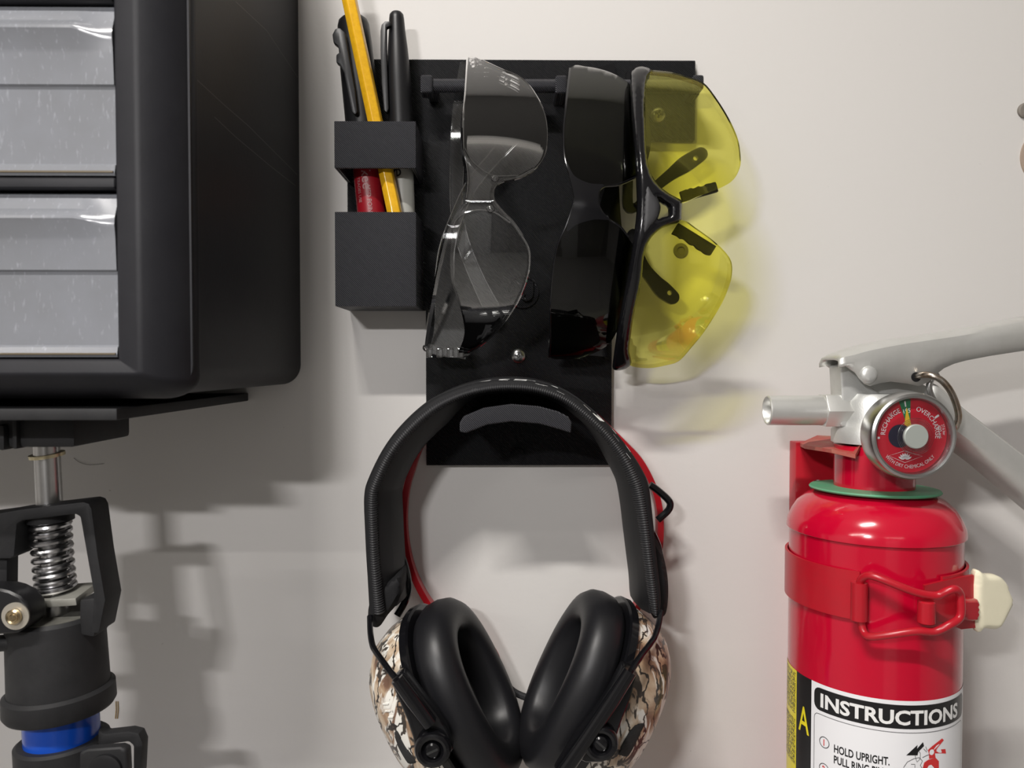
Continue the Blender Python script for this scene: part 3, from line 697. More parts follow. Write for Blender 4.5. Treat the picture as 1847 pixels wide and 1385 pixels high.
gy = thing('safety_glasses.002', 'yellow lens shooting glasses with glossy black frame, hanging at right on the bar', 'glasses', Q(1160, 665, 20), 'safety glasses on the bar')
fy = dome(25, 44, 394, 285, 1160, 160, 12.0)
up = [(1158, 124), (1176, 126), (1211, 130), (1241, 138), (1269, 149), (1292, 177), (1315, 214), (1331, 251), (1336, 283), (1334, 304), (1322, 325), (1299, 339), (1257, 355), (1228, 366), (1205, 352), (1180, 334), (1162, 300), (1155, 240), (1154, 180)]
lo = [(1229, 397), (1255, 411), (1289, 436), (1311, 458), (1320, 475), (1320, 497), (1314, 519), (1301, 549), (1272, 596), (1247, 627), (1225, 651), (1201, 659), (1169, 664), (1136, 659), (1126, 640), (1134, 590), (1144, 530), (1151, 470), (1160, 436), (1185, 412)]
for l in (up, lo): part('lens', sheet(l, fy, 2.0, 8), [M_ylens, M_yledge], gy, 50, label='yellow lens')
fro = [(1139, 134), (1143, 126), (1150, 121), (1160, 120), (1174, 126), (1167, 140), (1164, 170), (1164, 220), (1166, 270), (1170, 300), (1183, 328), (1204, 347), (1222, 357), (1230, 363), (1230, 380), (1228, 398), (1212, 404), (1194, 411), (1176, 427), (1165, 447), (1160, 472), (1158, 497), (1152, 530), (1143, 569), (1138, 605), (1135, 632), (1139, 654), (1130, 664), (1117, 668), (1107, 664), (1109, 640), (1116, 590), (1126, 535), (1137, 475), (1146, 420), (1151, 370), (1149, 311), (1144, 242), (1140, 184)]
hole = [(1187, 357), (1196, 364), (1207, 371), (1208, 380), (1207, 388), (1195, 392), (1187, 394), (1192, 376)]
part('frame', sheet(fro, lambda x, y: fy(x, y) + .6, 4.0, 5, holes=[hole], inflate=(3.2, 11)), [M_gloss, M_gloss], gy, 60, label='glossy black frame')
part('nose_pad', sheet([(1166, 330), (1178, 345), (1188, 362), (1191, 376), (1186, 394), (1172, 414), (1160, 425), (1160, 370)], lambda x, y: fy(x, y) + 2.9, 3, 5, inflate=(1.6, 10)), [mat('soft_rubber', (.03, .03, .032), .6), M_gloss], gy, 60)
pad = lambda x, y: 19.0
for c_, h_, hl in (([(1150, 372), (1183, 337), (1211, 314), (1236, 296), (1264, 278)], [8, 9, 11, 15, 13], (1255, 285)), ([(1140, 430), (1160, 478), (1180, 505), (1196, 522), (1213, 536)], [9, 10, 12, 15, 13], (1208, 528))):
    hh = [(hl[0] + 4.6 * math.cos(t), hl[1] + 4.6 * math.sin(t)) for t in [PI / 4 * k for k in range(8)]]
    part('temple', sheet(strip(c_, h_), pad, 3.0, 6, holes=[hh], smooth=0), [M_gloss, M_gloss], gy, 50)
part('temple_arm', sheet(strip([(1140, 130), (1136, 220), (1133, 320), (1134, 372), (1150, 372)], [10, 10, 9, 9, 8]), lambda x, y: 16.0, 3.0, 7, smooth=0), [M_gloss, M_gloss], gy, 50)
part('temple_arm', sheet(strip([(1122, 655), (1126, 580), (1132, 500), (1138, 432), (1142, 420)], [12, 11, 10, 9, 8]), lambda x, y: 22.0, 3.0, 7, smooth=0), [M_gloss, M_gloss], gy, 50)
rg = random.Random(3)
def ragged(a, b, w):
    n = 14; out = []
    for k in range(n + 1): out.append((a[0] + (b[0] - a[0]) * k / n, a[1] + (b[1] - a[1]) * k / n))
    t = np.array([b[0] - a[0], b[1] - a[1]]); t = t / np.linalg.norm(t); nn_ = np.array([-t[1], t[0]])
    for k in range(n, -1, -1):
        ww = w * (1 + rg.uniform(-.08, .12)); out.append((a[0] + (b[0] - a[0]) * k / n + nn_[0] * ww, a[1] + (b[1] - a[1]) * k / n + nn_[1] * ww))
    return out
part('foam_pad', sheet(ragged((1232, 363), (1296, 345), -18), lambda x, y: fy(x, y) - 2.3, 2.5, 6, smooth=0), [M_foam, M_foam], gy, label='worn dark foam strip')
part('foam_pad', sheet(ragged((1224, 402), (1292, 444), 20), lambda x, y: fy(x, y) - 2.3, 2.5, 6, smooth=0), [M_foam, M_foam], gy, label='worn dark foam strip')
t = thing('screw_hole', 'small dark plugged hole in the wall behind the yellow lens', 'hole', Q(1228, 452, 0))
part('plug', lbm([(4.2, 0), (4.0, .5), (2.2, .7), (1.9, .15), (0, .1)], Q(1228, 452, 0), V(0, -1, 0), 24), mat('hole_plug', (.16, .15, .13), .8), t)

# ------------------------------------------------------------------ red banded ear protector hanging behind the headset
rb_ = thing('red_ear_band', 'thin red plastic ear protector band hanging behind the headset', 'ear plugs', Q(960, 700, 8))
rp = cat([(800, 1118), (770, 1082), (746, 1035), (733, 985), (729, 935), (733, 885), (744, 845), (760, 800), (790, 752), (840, 714), (920, 693), (1000, 708), (1062, 742), (1098, 774), (1128, 803), (1152, 829), (1172, 864), (1185, 900), (1190, 940), (1187, 995), (1170, 1050), (1140, 1110)], 6)
bm = bmesh.new(); rows = []
P3 = [Q(x, y, 7) for x, y in rp]
for i, p in enumerate(P3):
    tt = (P3[min(i + 1, len(P3) - 1)] - P3[max(i - 1, 0)]).normalized(); nn_ = V(tt.z, 0, -tt.x)
    rows.append([bm.verts.new(p + nn_ * a_ + V(0, b_, 0)) for a_, b_ in ((-1.6, -3), (1.6, -3), (2.0, 0), (1.6, 5), (-1.6, 5), (-2.0, 0))])
for r0, r1 in zip(rows, rows[1:]):
    for k in range(6): bm.faces.new([r0[k], r0[(k + 1) % 6], r1[(k + 1) % 6], r1[k]])
bm.faces.new(rows[0]); bm.faces.new(rows[-1][::-1])
part('band', bm, M_redpl, rb_)
part('pod', tbm([Q(x, y, 7) for x, y in cat([(800, 1118), (850, 1140), (884, 1170), (896, 1196), (896, 1220)], 5)], 2.6, 12), M_redpl, rb_)

# ------------------------------------------------------------------ electronic ear muffs
em_ = thing('ear_muffs', 'camouflage electronic ear muffs with padded black headband, hanging on the hook', 'ear muffs', Q(945, 1400, 45))
outer = [(664, 1108), (660, 1025), (657, 959), (656, 892), (665, 859), (690, 809), (726, 763), (773, 723), (823, 700), (872, 687), (922, 683), (972, 688), (1022, 706), (1065, 736), (1105, 773), (1138, 813), (1161, 849), (1171, 876), (1178, 926), (1183, 975), (1190, 1035), (1194, 1075), (1192, 1108)]
inner = [(694, 1105), (685, 1025), (681, 959), (679, 905), (686, 875), (712, 822), (744, 782), (786, 745), (830, 721), (874, 709), (922, 705), (970, 710), (1014, 726), (1052, 754), (1088, 789), (1116, 828), (1134, 868), (1143, 895), (1152, 940), (1158, 985), (1165, 1040), (1170, 1075), (1176, 1108)]
DF = 56.0
mid = cat([((a[0] + b[0]) / 2, (a[1] + b[1]) / 2, math.hypot(a[0] - b[0], a[1] - b[1]) / 2) for a, b in zip(outer, inner)], 8)
MP = [Q(x, y, DF) for x, y, h in mid]
def nrm(i, pts):
    t = (pts[min(i + 1, len(pts) - 1)] - pts[max(i - 1, 0)]).normalized(); return V(t.z, 0, -t.x)   # points inward
def sweepband(sec, i0=0, i1=None, fn=None):
    bm = bmesh.new(); rows = []; i1 = i1 or len(MP)
    for i in range(i0, i1):
        n_ = nrm(i, MP); s = (fn(i / (len(MP) - 1)) if fn else sec)
        rows.append([bm.verts.new(V(MP[i].x, 0, MP[i].z) + n_ * o + V(0, -d, 0)) for o, d in s])
    m = len(rows[0])
    for r0, r1 in zip(rows, rows[1:]):
        for k in range(m): bm.faces.new([r0[k], r0[(k + 1) % m], r1[(k + 1) % m], r1[k]])
    bm.faces.new(rows[0]); bm.faces.new(rows[-1][::-1]); return bm
inn = MP[len(MP) // 2]; flip = 1 if nrm(len(MP) // 2, MP).z < 0 else -1
if flip < 0:
    _o = nrm
    def nrm(i, pts): return -_o(i, pts)
def bsec(f):
    k = min(1.0, max(0.0, (abs(f - .5) - .10) / .10)); k = k * k * (3 - 2 * k) * (1.0 if f < .5 else .42)
    return [(-3.2, 54), (-3.6, 30), (-3.0, 14), (-1.5, 11), (1.5 + 5 * k, 10.5), (3.5 + 6.5 * k, 13), (4.6 + 7 * k, 24), (4.6 + 6.6 * k, 34), (4.2 + 4.3 * k, 46), (2.9 + .5 * k, 54)]
part('headband', sweepband(None, fn=bsec), M_lining, em_)
# ribbed piping along the front edge
bm = bmesh.new(); rows = []; cum = 0; n_r = 14
fine = []
for i in range(len(MP) - 1):
    seg = (MP[i + 1] - MP[i]).length; k = max(1, int(round(seg / 0.29)))
    for j in range(k): fine.append((i, j / k))
cnt_ = 0
for (i, f) in fine:
    p = MP[i].lerp(MP[i + 1], f); n_ = nrm(i, MP).lerp(nrm(i + 1, MP), f).normalized(); h = (mid[i][2] * (1 - f) + mid[i + 1][2] * f) * 0.262
    rr = 0.68 * h * (1.0 + (0.10 if (cnt_ // 2) % 2 else -0.10)); cnt_ += 1
    rows.append([bm.verts.new(V(p.x, -DF + 2, p.z) + n_ * (.32 * h + rr * math.cos(a)) + V(0, -4.6 * math.sin(a) * (1 + .09 * ((cnt_ // 2) % 2)), 0)) for a in [PI * k / 9 for k in range(10)]] + [bm.verts.new(V(p.x, -DF + 4, p.z))])
for r0, r1 in zip(rows, rows[1:]):
    for k in range(11): bm.faces.new([r0[k], r0[(k + 1) % 11], r1[(k + 1) % 11], r1[k]])
bm.faces.new(rows[0]); bm.faces.new(rows[-1][::-1])
part('piping', bm, mat('ribbed_trim', (0.026, 0.026, 0.028), .55, spec=.35), em_, 60, label='ribbed fabric piping')
# outer fabric edge with white print fragments on it
def edgept(q, v):
    q = max(0, min(q, len(MP) - 1.001)); i0 = int(q); f = q - i0; p = MP[i0].lerp(MP[i0 + 1], f); n_ = nrm(i0, MP).lerp(nrm(i0 + 1, MP), f)
    h = (mid[i0][2] * (1 - f) + mid[i0 + 1][2] * f) * 0.262
    K = [(-.05, 57.6), (-.5, 57.3), (-.85, 55.8), (-1.02, 52.0), (-1.12, 44.0), (-.6, 44.0)]; v = max(0, min(v, 4.999)); k = int(v); g = v - k
    o = K[k][0] * (1 - g) + K[k + 1][0] * g; d = K[k][1] * (1 - g) + K[k + 1][1] * g
    return V(p.x, -d, p.z) + n_ * (o * h)
bm = bmesh.new(); rows = [[bm.verts.new(edgept(i, v)) for v in (0, 1, 2, 3, 4, 5)] for i in range(len(MP))]
for r0, r1 in zip(rows, rows[1:]):
    for k in range(6): bm.faces.new([r0[k], r0[(k + 1) % 6], r1[(k + 1) % 6], r1[k]])
part('band_edge', bm, M_fabric, em_, 60)
up_i = [i for i in range(len(MP)) if mid[i][1] < 900]
def q_at(px):
    return min(up_i, key=lambda i: abs(mid[i][0] - px)) if px else 0
def q_lin(px):
    xs = [mid[i][0] for i in up_i]; return float(np.interp(px, xs, up_i))
bm = bmesh.new()
for frag in ([(819, 3), (839, 2.6), (840, 3), (822, 3.6)], [(862, 2.6), (884, 2.1), (888, 2.6), (866, 3.2)], [(900, 1.9), (916, 1.6), (922, 3.0), (904, 3.2)], [(926, 1.7), (948, 1.7), (950, 2.5), (930, 2.7)],
             [(948, 2.6), (962, 2.6), (980, 1.0), (966, 1.1)], [(968, 1.0), (984, 1.2), (998, 2.6), (982, 2.8)], [(990, 2.6), (1002, 2.4), (1016, .6), (1003, .7)], [(1047, 1.6), (1060, 1.3), (1070, 2.8), (1056, 3.0)], [(1064, 1.2), (1078, .9), (1084, 2.0), (1072, 2.4)],
             [(1094, 2.6), (1104, 2.4), (1112, .8), (1102, .9)], [(1120, 2.6), (1128, 2.4), (1133, .6), (1126, .4)]):
    a_ = [(q_lin(x), v) for x, v in frag]; c_ = [edgept(q, v) for q, v in a_]
    bm.faces.new([bm.verts.new(p + V(0, -.15, 0) - (V(0, 0, -1) * .15)) for p in c_])
part('band_print', bm, M_white, em_, label='white print fragments', normals=False)
# fabric flaps at the ends of the band
part('band_end', sheet([(690, 1058), (720, 1038), (724, 1060), (722, 1075), (714, 1092), (700, 1108), (684, 1130), (670, 1128), (664, 1112), (668, 1085)], lambda x, y: 50, 22, 6, inflate=(3, 12)), [M_fabric, M_fabric], em_)
part('band_end', sheet([(1172, 970), (1186, 975), (1196, 1000), (1204, 1040), (1205, 1078), (1200, 1108), (1186, 1114), (1176, 1108), (1166, 1040)], lambda x, y: 46, 24, 6, inflate=(3, 10)), [M_fabric, M_fabric], em_)
def wire(pts, r=1.5, m=M_gloss):
    part('wire_arm', tbm([Q(*p) for p in cat(pts, 6)], r, 10), m, em_)
wire([(667, 1112, 56), (668, 1140, 64), (671, 1160, 70), (676, 1172, 74), (695, 1199, 82), (714, 1224, 88)], 1.45)
wire([(1192, 1102, 56), (1187, 1130, 62), (1180, 1150, 68), (1172, 1162, 72), (1154, 1186, 82), (1138, 1210, 88)], 1.45)
wire([(724, 1000, 24), (733, 1030, 26), (737, 1060, 26), (730, 1085, 28), (716, 1110, 30)], 1.9)
wire([(1172, 874, 24), (1186, 884, 24), (1204, 900, 24), (1209, 910, 24), (1204, 922, 24), (1186, 938, 24)], 1.9)
wire([(1176, 960, 24), (1188, 990, 24), (1192, 1030, 26)], 1.9)
wire([(906, 1225, 14), (925, 1246, 16), (950, 1258, 18), (975, 1262, 20), (1000, 1256, 22)], 1.9, M_matte)
# camouflage
def camo():
    m = mat('camouflage', (.5, .4, .3), .32, spec=.5); nt = m.node_tree; N = nt.nodes; L = nt.links; b = N['Principled BSDF']
    tc = [n for n in N if n.type == 'TEX_COORD'][0]
    def noise(sc_, st=(1, 1, 1), det=5, dist=0.0, off=(0, 0, 0)):
        mp = N.new('ShaderNodeMapping'); mp.inputs['Scale'].default_value = st; mp.inputs['Location'].default_value = off; L.new(tc.outputs['Object'], mp.inputs['Vector'])
        n = N.new('ShaderNodeTexNoise'); n.inputs['Scale'].default_value = sc_; n.inputs['Detail'].default_value = det; n.inputs['Distortion'].default_value = dist
        L.new(mp.outputs[0], n.inputs['Vector']); return n.outputs['Fac']
    def ramp(src, stops):
        r = N.new('ShaderNodeValToRGB'); cr = r.color_ramp
        while len(cr.elements) < len(stops): cr.elements.new(.5)
        for e, (p, c) in zip(cr.elements, stops): e.position = p; e.color = (*c, 1)
        L.new(src, r.inputs['Fac']); return r.outputs['Color']
    def mix(fac, a, b_):
        x = N.new('ShaderNodeMix'); x.data_type = 'RGBA'; L.new(fac, x.inputs[0]); L.new(a, x.inputs[6])
        if isinstance(b_, tuple): x.inputs[7].default_value = (*b_, 1)
        else: L.new(b_, x.inputs[7])
        return x.outputs[2]
    base = ramp(noise(42, (1, 1, .6), 7, 1.0), [(.36, (.16, .09, .06)), (.44, (.36, .24, .15)), (.52, (.56, .45, .33)), (.60, (.74, .70, .62))])
    w = N.new('ShaderNodeTexWave'); w.wave_type = 'BANDS'; w.inputs['Scale'].default_value = 40; w.inputs['Distortion'].default_value = 14; w.inputs['Detail'].default_value = 4; w.inputs['Detail Scale'].default_value = 1.3
    L.new(tc.outputs['Object'], w.inputs['Vector'])
    br = ramp(w.outputs['Fac'], [(.02, (1, 1, 1)), (.10, (0, 0, 0))])
    c1 = mix(ramp(noise(75, (1, 1, .35), 6, 1.6, (3, 1, 2)), [(.52, (0, 0, 0)), (.57, (1, 1, 1))]), base, (.78, .76, .70))
    c2 = mix(br, c1, (.03, .024, .02))
    c3 = mix(ramp(noise(95, (1, 1, .45), 8, 2.6, (7, 2, 5)), [(.39, (1, 1, 1)), (.43, (0, 0, 0))]), c2, (.05, .04, .032))
    L.new(c3, b.inputs['Base Color']); return m
M_camo = camo()
def cup(center, Avec, Lvec, side):
    A_ = Avec.normalized(); Lx = (Lvec - A_ * Lvec.dot(A_)).normalized(); W = A_.cross(Lx)
    if W.y > 0: W = -W                        # W points to the viewer
    def ringpts(a, hl, hw, n=48, e=2.3, cl=0.0):
        out = []
        for k in range(n):
            t = 2 * PI * k / n; c_, s_ = math.cos(t), math.sin(t)
            out.append(center + A_ * a + Lx * (cl + hl * math.copysign(abs(c_) ** (2 / e), c_)) + W * (hw * math.copysign(abs(s_) ** (2 / e), s_)))
        return out
    def loft(st, capA=True, capB=True):
        bm = bmesh.new(); R = [[bm.verts.new(p) for p in ringpts(*s)] for s in st]; n = len(R[0])
        for r0, r1 in zip(R, R[1:]):
            for k in range(n): bm.faces.new([r0[k], r0[(k + 1) % n], r1[(k + 1) % n], r1[k]])
        if capA: bm.faces.new(R[0])
        if capB: bm.faces.new(R[-1][::-1])
        return bm
    sh = part('cup_shell', loft([(-30, 14, 9), (-29, 24, 17), (-26, 32, 24), (-20, 39, 30), (-12, 43, 33.5), (-4, 45, 35), (0, 45.5, 35.5)]), M_camo, em_, 50, label='camouflage printed shell')
    part('flange', loft([(0, 46, 36), (.5, 47.5, 37.5), (4, 47.5, 37.5), (4.8, 46.5, 36.5)]), M_gloss, em_)
    part('ear_cushion', loft([(4.6, 41.5, 31.5), (6, 43.5, 33.5), (9, 45.5, 35.6), (14, 46, 36), (19, 45, 35), (22.5, 42, 32), (24, 38, 28), (24, 34.5, 24.5), (23, 31, 21), (20, 28.5, 18.5), (12, 27.5, 17.5), (6, 27, 17)], True, False), M_vinyl, em_, 60)
    part('cup_lining', loft([(7, 29, 19), (7.6, 29, 19)]), M_foam, em_)
    return A_, Lx, W, sh, ringpts
CL = Q(806, 1258, 45)
AL = V(.89, -.19, .43); LL = V(.43, 0, -.90)
aL, lL, wL, shL, rpL = cup(CL, AL, LL, -1)
CR = Q(1072, 1243, 45)
aR, lR, wR_, shR, rpR = cup(CR, V(-.90, -.08, .42), V(-.42, 0, -.90), 1)
def bracket(poly, kx, ky, d, root, lipd=4):
    bm = ppx(poly, d, d - 8, 1.6, 3); b = part('pivot_bracket', bm, M_gloss, em_, label='black plastic yoke bracket')
    c_ = Q(kx, ky, d + .5)
    k = part('pivot_knob', lbm([(0, 0), (8.0, 0), (8.0, 2.2), (7.4, 3.4), (6.2, 3.9), (5.0, 3.4), (4.2, 2.0), (3.4, 1.6), (3.3, 3.0), (2.6, 3.7), (0, 3.9)], c_, V(0, -1, 0), 48), M_gloss, b)
    Mx = Matrix.Translation(c_) @ Matrix.Rotation(math.radians(-25 if kx < 900 else 42), 4, 'Y'); bb = bmesh.new(); box(bb, -2.6, 2.6, -4.05, -3, -.45, .45, Mx)
    part('slot', bb, M_foam, k)
bracket([(705, 1230), (716, 1219), (728, 1213), (738, 1224), (760, 1254), (786, 1288), (806, 1316), (818, 1352), (800, 1378), (765, 1378), (748, 1352), (744, 1330), (734, 1300)], 781, 1348, 92, em_)
bracket([(1124, 1202), (1132, 1204), (1150, 1215), (1147, 1226), (1138, 1260), (1122, 1300), (1112, 1330), (1108, 1352), (1088, 1376), (1056, 1376), (1036, 1366), (1010, 1400), (1000, 1396), (1040, 1330), (1068, 1296), (1098, 1252)], 1082, 1336, 90, em_)
bm = tbm([Q(x, y, 93.5) for x, y in ((716, 1224), (744, 1262), (776, 1306))], [3.0, 3.4, 3.2], 14); part('wire_socket', bm, M_gloss, em_)
bm = tbm([Q(x, y, 91.5) for x, y in ((1137, 1209), (1104, 1262), (1060, 1328), (1010, 1400))], [3.2, 3.6, 3.6, 3.6], 14); part('wire_socket', bm, M_gloss, em_)
from mathutils.bvhtree import BVHTree
def surf(o, off=0.0, fb=50.0):
    """depth of the surface of object o along the line of sight, so that small parts sit on it"""
    w_ = wpos(o); me = o.data
    bv = BVHTree.FromPolygons([((v.co + w_) * 1000 - V(0, 0, EYE)) for v in me.vertices], [tuple(p.vertices) for p in me.polygons])
    def f(px, py):
        r = ray(px, py); h = bv.ray_cast(CAMP, r)
        if h[0] is None:
            n_ = bv.find_nearest(CAMP + r * ((DIST - fb) / r.y)); return -n_[0].y + off
        return -h[0].y + off
    return f
sL, sR = surf(shL, -.6), surf(shR, -.6)
# rubber volume pads and raised grip marks on the shells
part('rubber_pad', sheet([(710, 1320), (718, 1318), (732, 1345), (752, 1372), (746, 1378), (734, 1376), (716, 1345)], sL, 3, 4, inflate=(1.8, 6)), [M_foam, M_foam], shL)
part('rubber_pad', sheet([(1146, 1306), (1164, 1304), (1158, 1320), (1136, 1362), (1122, 1364), (1114, 1358), (1132, 1322)], sR, 3, 4, inflate=(1.8, 6)), [M_foam, M_foam], shR)
for cx, cy in ((695, 1270), (699, 1283), (704, 1294)):
    part('grip_mark', sheet([(cx - 7, cy - 3), (cx + 6, cy - 4), (cx + 8, cy + 2), (cx - 4, cy + 4)], sL, 2, 3, inflate=(1.3, 3)), [M_camo, M_camo], shL)

# ------------------------------------------------------------------ fire extinguisher
DC = 50.0
_c = Q(1576, 960, DC); l_ = Q(1419, 940, DC); XC = None
ra, rb2 = ray(1418, 945), ray(1747, 945)
th0, th1 = math.atan2(ra.x, ra.y), math.atan2(rb2.x, rb2.y); thm, thh = (th0 + th1) / 2, (th1 - th0) / 2
XC = (DIST - DC) * math.tan(thm); RC = (DIST - DC) / math.cos(thm) * math.sin(thh)
AX = V(XC, -DC, 0)
def Zc(py, px=1576, d=DC): return Q(px, py, d).z
def Qcyl(px, py, R):
    r = ray(px, py); ox, oy = -XC, -DIST + DC
    a = r.x ** 2 + r.y ** 2; b = 2 * (ox * r.x + oy * r.y); c = ox * ox + oy * oy - R * R; disc = b * b - 4 * a * c
    if disc < 0: disc = 0
    t = (-b - math.sqrt(disc)) / (2 * a); return CAMP + r * t
def sz(px, py, R):
    p = Qcyl(px, py, R); return R * math.atan2(p.x - XC, -(p.y + DC)), p.z
def cyl(R, zoff=0.0):
    return lambda s, z: V(XC + R * math.sin(s / RC), -DC - R * math.cos(s / RC), z + zoff)
ext = thing('fire_extinguisher', 'red fire extinguisher with silver valve, gauge and instruction label', 'fire extinguisher', (XC, -DC, -330))
zring = Zc(884); zcap = Zc(955, 1418); RB = RC - 1.3
shd = [(20, zring + 1.5), (26, zring - .3), (31.5, zring - 3.2), (35.6, zring - 6.8), (38.2, zring - 11), (39.6 * RC / 40, zring - 15.5), (RC, zring - 19), (RC, zcap + .4), (RC - .4, zcap), (RB - .2, zcap)]
bm = bmesh.new(); lathe(bm, [(r, h - zcap) for r, h in shd], V(XC, -DC, zcap), V(0, 0, 1), 96, False)
part('dome', bm, M_red, ext, 50)
bm = bmesh.new(); lathe(bm, [(RB, 3), (RB, -230)], V(XC, -DC, zcap), V(0, 0, 1), 96); part('cylinder', bm, M_red, ext)
zn = Zc(812)
part('neck', lbm([(18.6, 0), (18.6, zn - zring + 4)], V(XC, -DC, zring - 1), V(0, 0, 1), 64), M_red, ext)
part('collar_ring', lbm([(19, 0), (29.5, -.3), (30, .3), (29.5, 1.0), (19, 1.5)], V(XC, -DC, zring + .5), V(.012, .02, 1), 64), M_green, ext, label='dusty green plastic ring')
# valve body
cpx = 1578
vb = lbm([(19.0, 0), (19.0, 6), (17, 8.5), (16.0, 12), (15.4, 20), (12, 24)], V(XC - 1.0, -DC, Zc(797)), V(0, 0, 1), 48)
bm2 = [(1516, 662), (1552, 652), (1610, 690), (1662, 700), (1690, 716), (1690, 800), (1650, 815), (1545, 792), (1518, 788), (1516, 745)]
va = part('valve_body', vb, M_cast, ext, 40)
part('valve_web', ppx([(1516, 660), (1548, 652), (1560, 690), (1575, 700), (1605, 720), (1605, 770), (1516, 770), (1519, 716)], 56, 42, 1.5, 3), M_cast, va)
part('valve_web', ppx([(1558, 690), (1602, 683), (1660, 690), (1690, 706), (1700, 760), (1690, 800), (1600, 800), (1580, 740)], 52, 44, 1.0, 2), M_cast, va)
# nozzle
nz = Q(1450, 740, DC); n0 = Q(1383, 740, DC).x; n1 = Q(1488, 740, DC).x; n2 = Q(1530, 740, DC).x; rn = 7.3
part('nozzle', lbm([(6.0, 12), (6.0, .6), (6.4, 0), (rn - .4, 0), (rn, .5), (rn, n1 - n0 + 1)], V(n0, -DC, nz.z), V(1, 0, 0), 48), M_alu, ext, label='aluminium discharge nozzle')
bm = bmesh.new(); prism(bm, [V(n1 - 1.5, -DC + 8.9 * math.sin(t), nz.z + 8.9 * math.cos(t)) for t in [PI / 3 * k + PI / 6 for k in range(6)]], V(n2 - n1 + 5, 0, 0)); bmesh.ops.recalc_face_normals(bm, faces=bm.faces); bevel(bm, .5, 2)
part('hex_collar', bm, M_alu, ext)
# lever: inverted channel lofted along its length
st = [  # px, top y, shoulder y, bottom y
    (1511, 647, 653, 663), (1524, 639, 650, 660), (1541, 633, 648, 672), (1548, 631, 646, 682), (1558, 628, 643, 692), (1568, 625, 641, 696), (1584, 621, 638, 691), (1605, 617, 634, 688), (1637, 612, 628, 692), (1656, 610, 625, 696), (1672, 608, 622, 689), (1690, 605, 620, 672), (1700, 603, 619, 664), (1718, 601, 616, 656), (1740, 597, 613, 650), (1782, 589, 606, 642), (1847, 577, 597, 632), (1900, 567, 588, 622)]
bm = bmesh.new(); R = []
LF, LB = 63.0, 41.0
for px, yt, ysx, yb in st:
    p = Q(px, yt, 58).z; s = Q(px, ysx, LF).z; b_ = Q(px, yb, LF).z; x = Q(px, ysx, 62).x
    prof = [(LF, b_), (LF, s - 1), (LF - .6, s + (p - s) * .45), (LF - 3, s + (p - s) * .85), (LF - 6, p), (LB + 6, p), (LB + 3, s + (p - s) * .85), (LB, s - 1), (LB, b_)]
    R.append([bm.verts.new((x, -d, z)) for d, z in prof])
for r0, r1 in zip(R, R[1:]):
    for k in range(len(r0) - 1): bm.faces.new([r0[k], r0[k + 1], r1[k + 1], r1[k]])
bmesh.ops.recalc_face_normals(bm, faces=bm.faces)
lev = part('squeeze_lever', bm, M_alu, ext, 40, label='upper squeeze lever of stamped aluminium')
md = lev.modifiers.new('thickness', 'SOLIDIFY'); md.thickness = 0.0014; md.offset = 0
part('lever_rivet', lbm([(4.2, 0), (4.2, .5), (3.6, 1.5), (2.2, 2.2), (0, 2.4)], Q(1566, 676, LF + .5), V(0, -1, 0), 32), M_cast, lev)
part('pin_hole_shade', lbm([(2.3, 0), (2.3, .3), (0, .3)], Q(1652, 680, LF + .6), V(0, -1, 0), 24), M_ink, lev)  # black disc on the plate stands in for the shade inside a hole
# lower carrying handle
hst = [(1672, 690, 735, 760), (1687, 697, 745, 772), (1712, 719, 770, 789), (1734, 739, 786, 803), (1782, 776, 818, 838), (1847, 826, 866, 892), (1900, 868, 905, 935)]
bm = bmesh.new(); R = []
for px, yt, ysx, yb in hst:
    x = Q(px, ysx, 58).x; t_ = Q(px, yt, 58).z; s = Q(px, ysx, 60).z; b_ = Q(px, yb, 50).z
    R.append([bm.verts.new((x, -d, z)) for d, z in ((59, t_), (60, t_ - 1), (60, s), (57, s - (s - b_) * .6), (52, b_), (44, b_), (40, s), (40, t_))])
for r0, r1 in zip(R, R[1:]):
    for k in range(len(r0) - 1): bm.faces.new([r0[k], r0[k + 1], r1[k + 1], r1[k]])
bmesh.ops.recalc_face_normals(bm, faces=bm.faces)
lh = part('carry_handle', bm, M_alu, ext, 40, label='lower carrying handle'); md = lh.modifiers.new('thickness', 'SOLIDIFY'); md.thickness = 0.0014; md.offset = 0
# ring pin
rpx = [(1650, 680, 62), (1664, 676, 66), (1680, 677, 69), (1698, 686, 71), (1713, 703, 72), (1724, 727, 72), (1729, 750, 71), (1725, 768, 69), (1719, 774, 66)]
part('pull_pin', tbm([Q(*p) for p in cat(rpx, 6)], 1.55, 12), mat('steel_pin', (.5, .48, .45), .22, 1.0, var=(200, .15, (.34, .24, .16))), ext, label='steel ring of the pull pin')
part('pin_tail', tbm([Q(*p) for p in cat([(1690, 676, 58), (1680, 684, 60), (1676, 700, 60), (1684, 722, 60), (1700, 745, 61), (1719, 774, 64)], 6)], 1.45, 12), M_steel, ext)
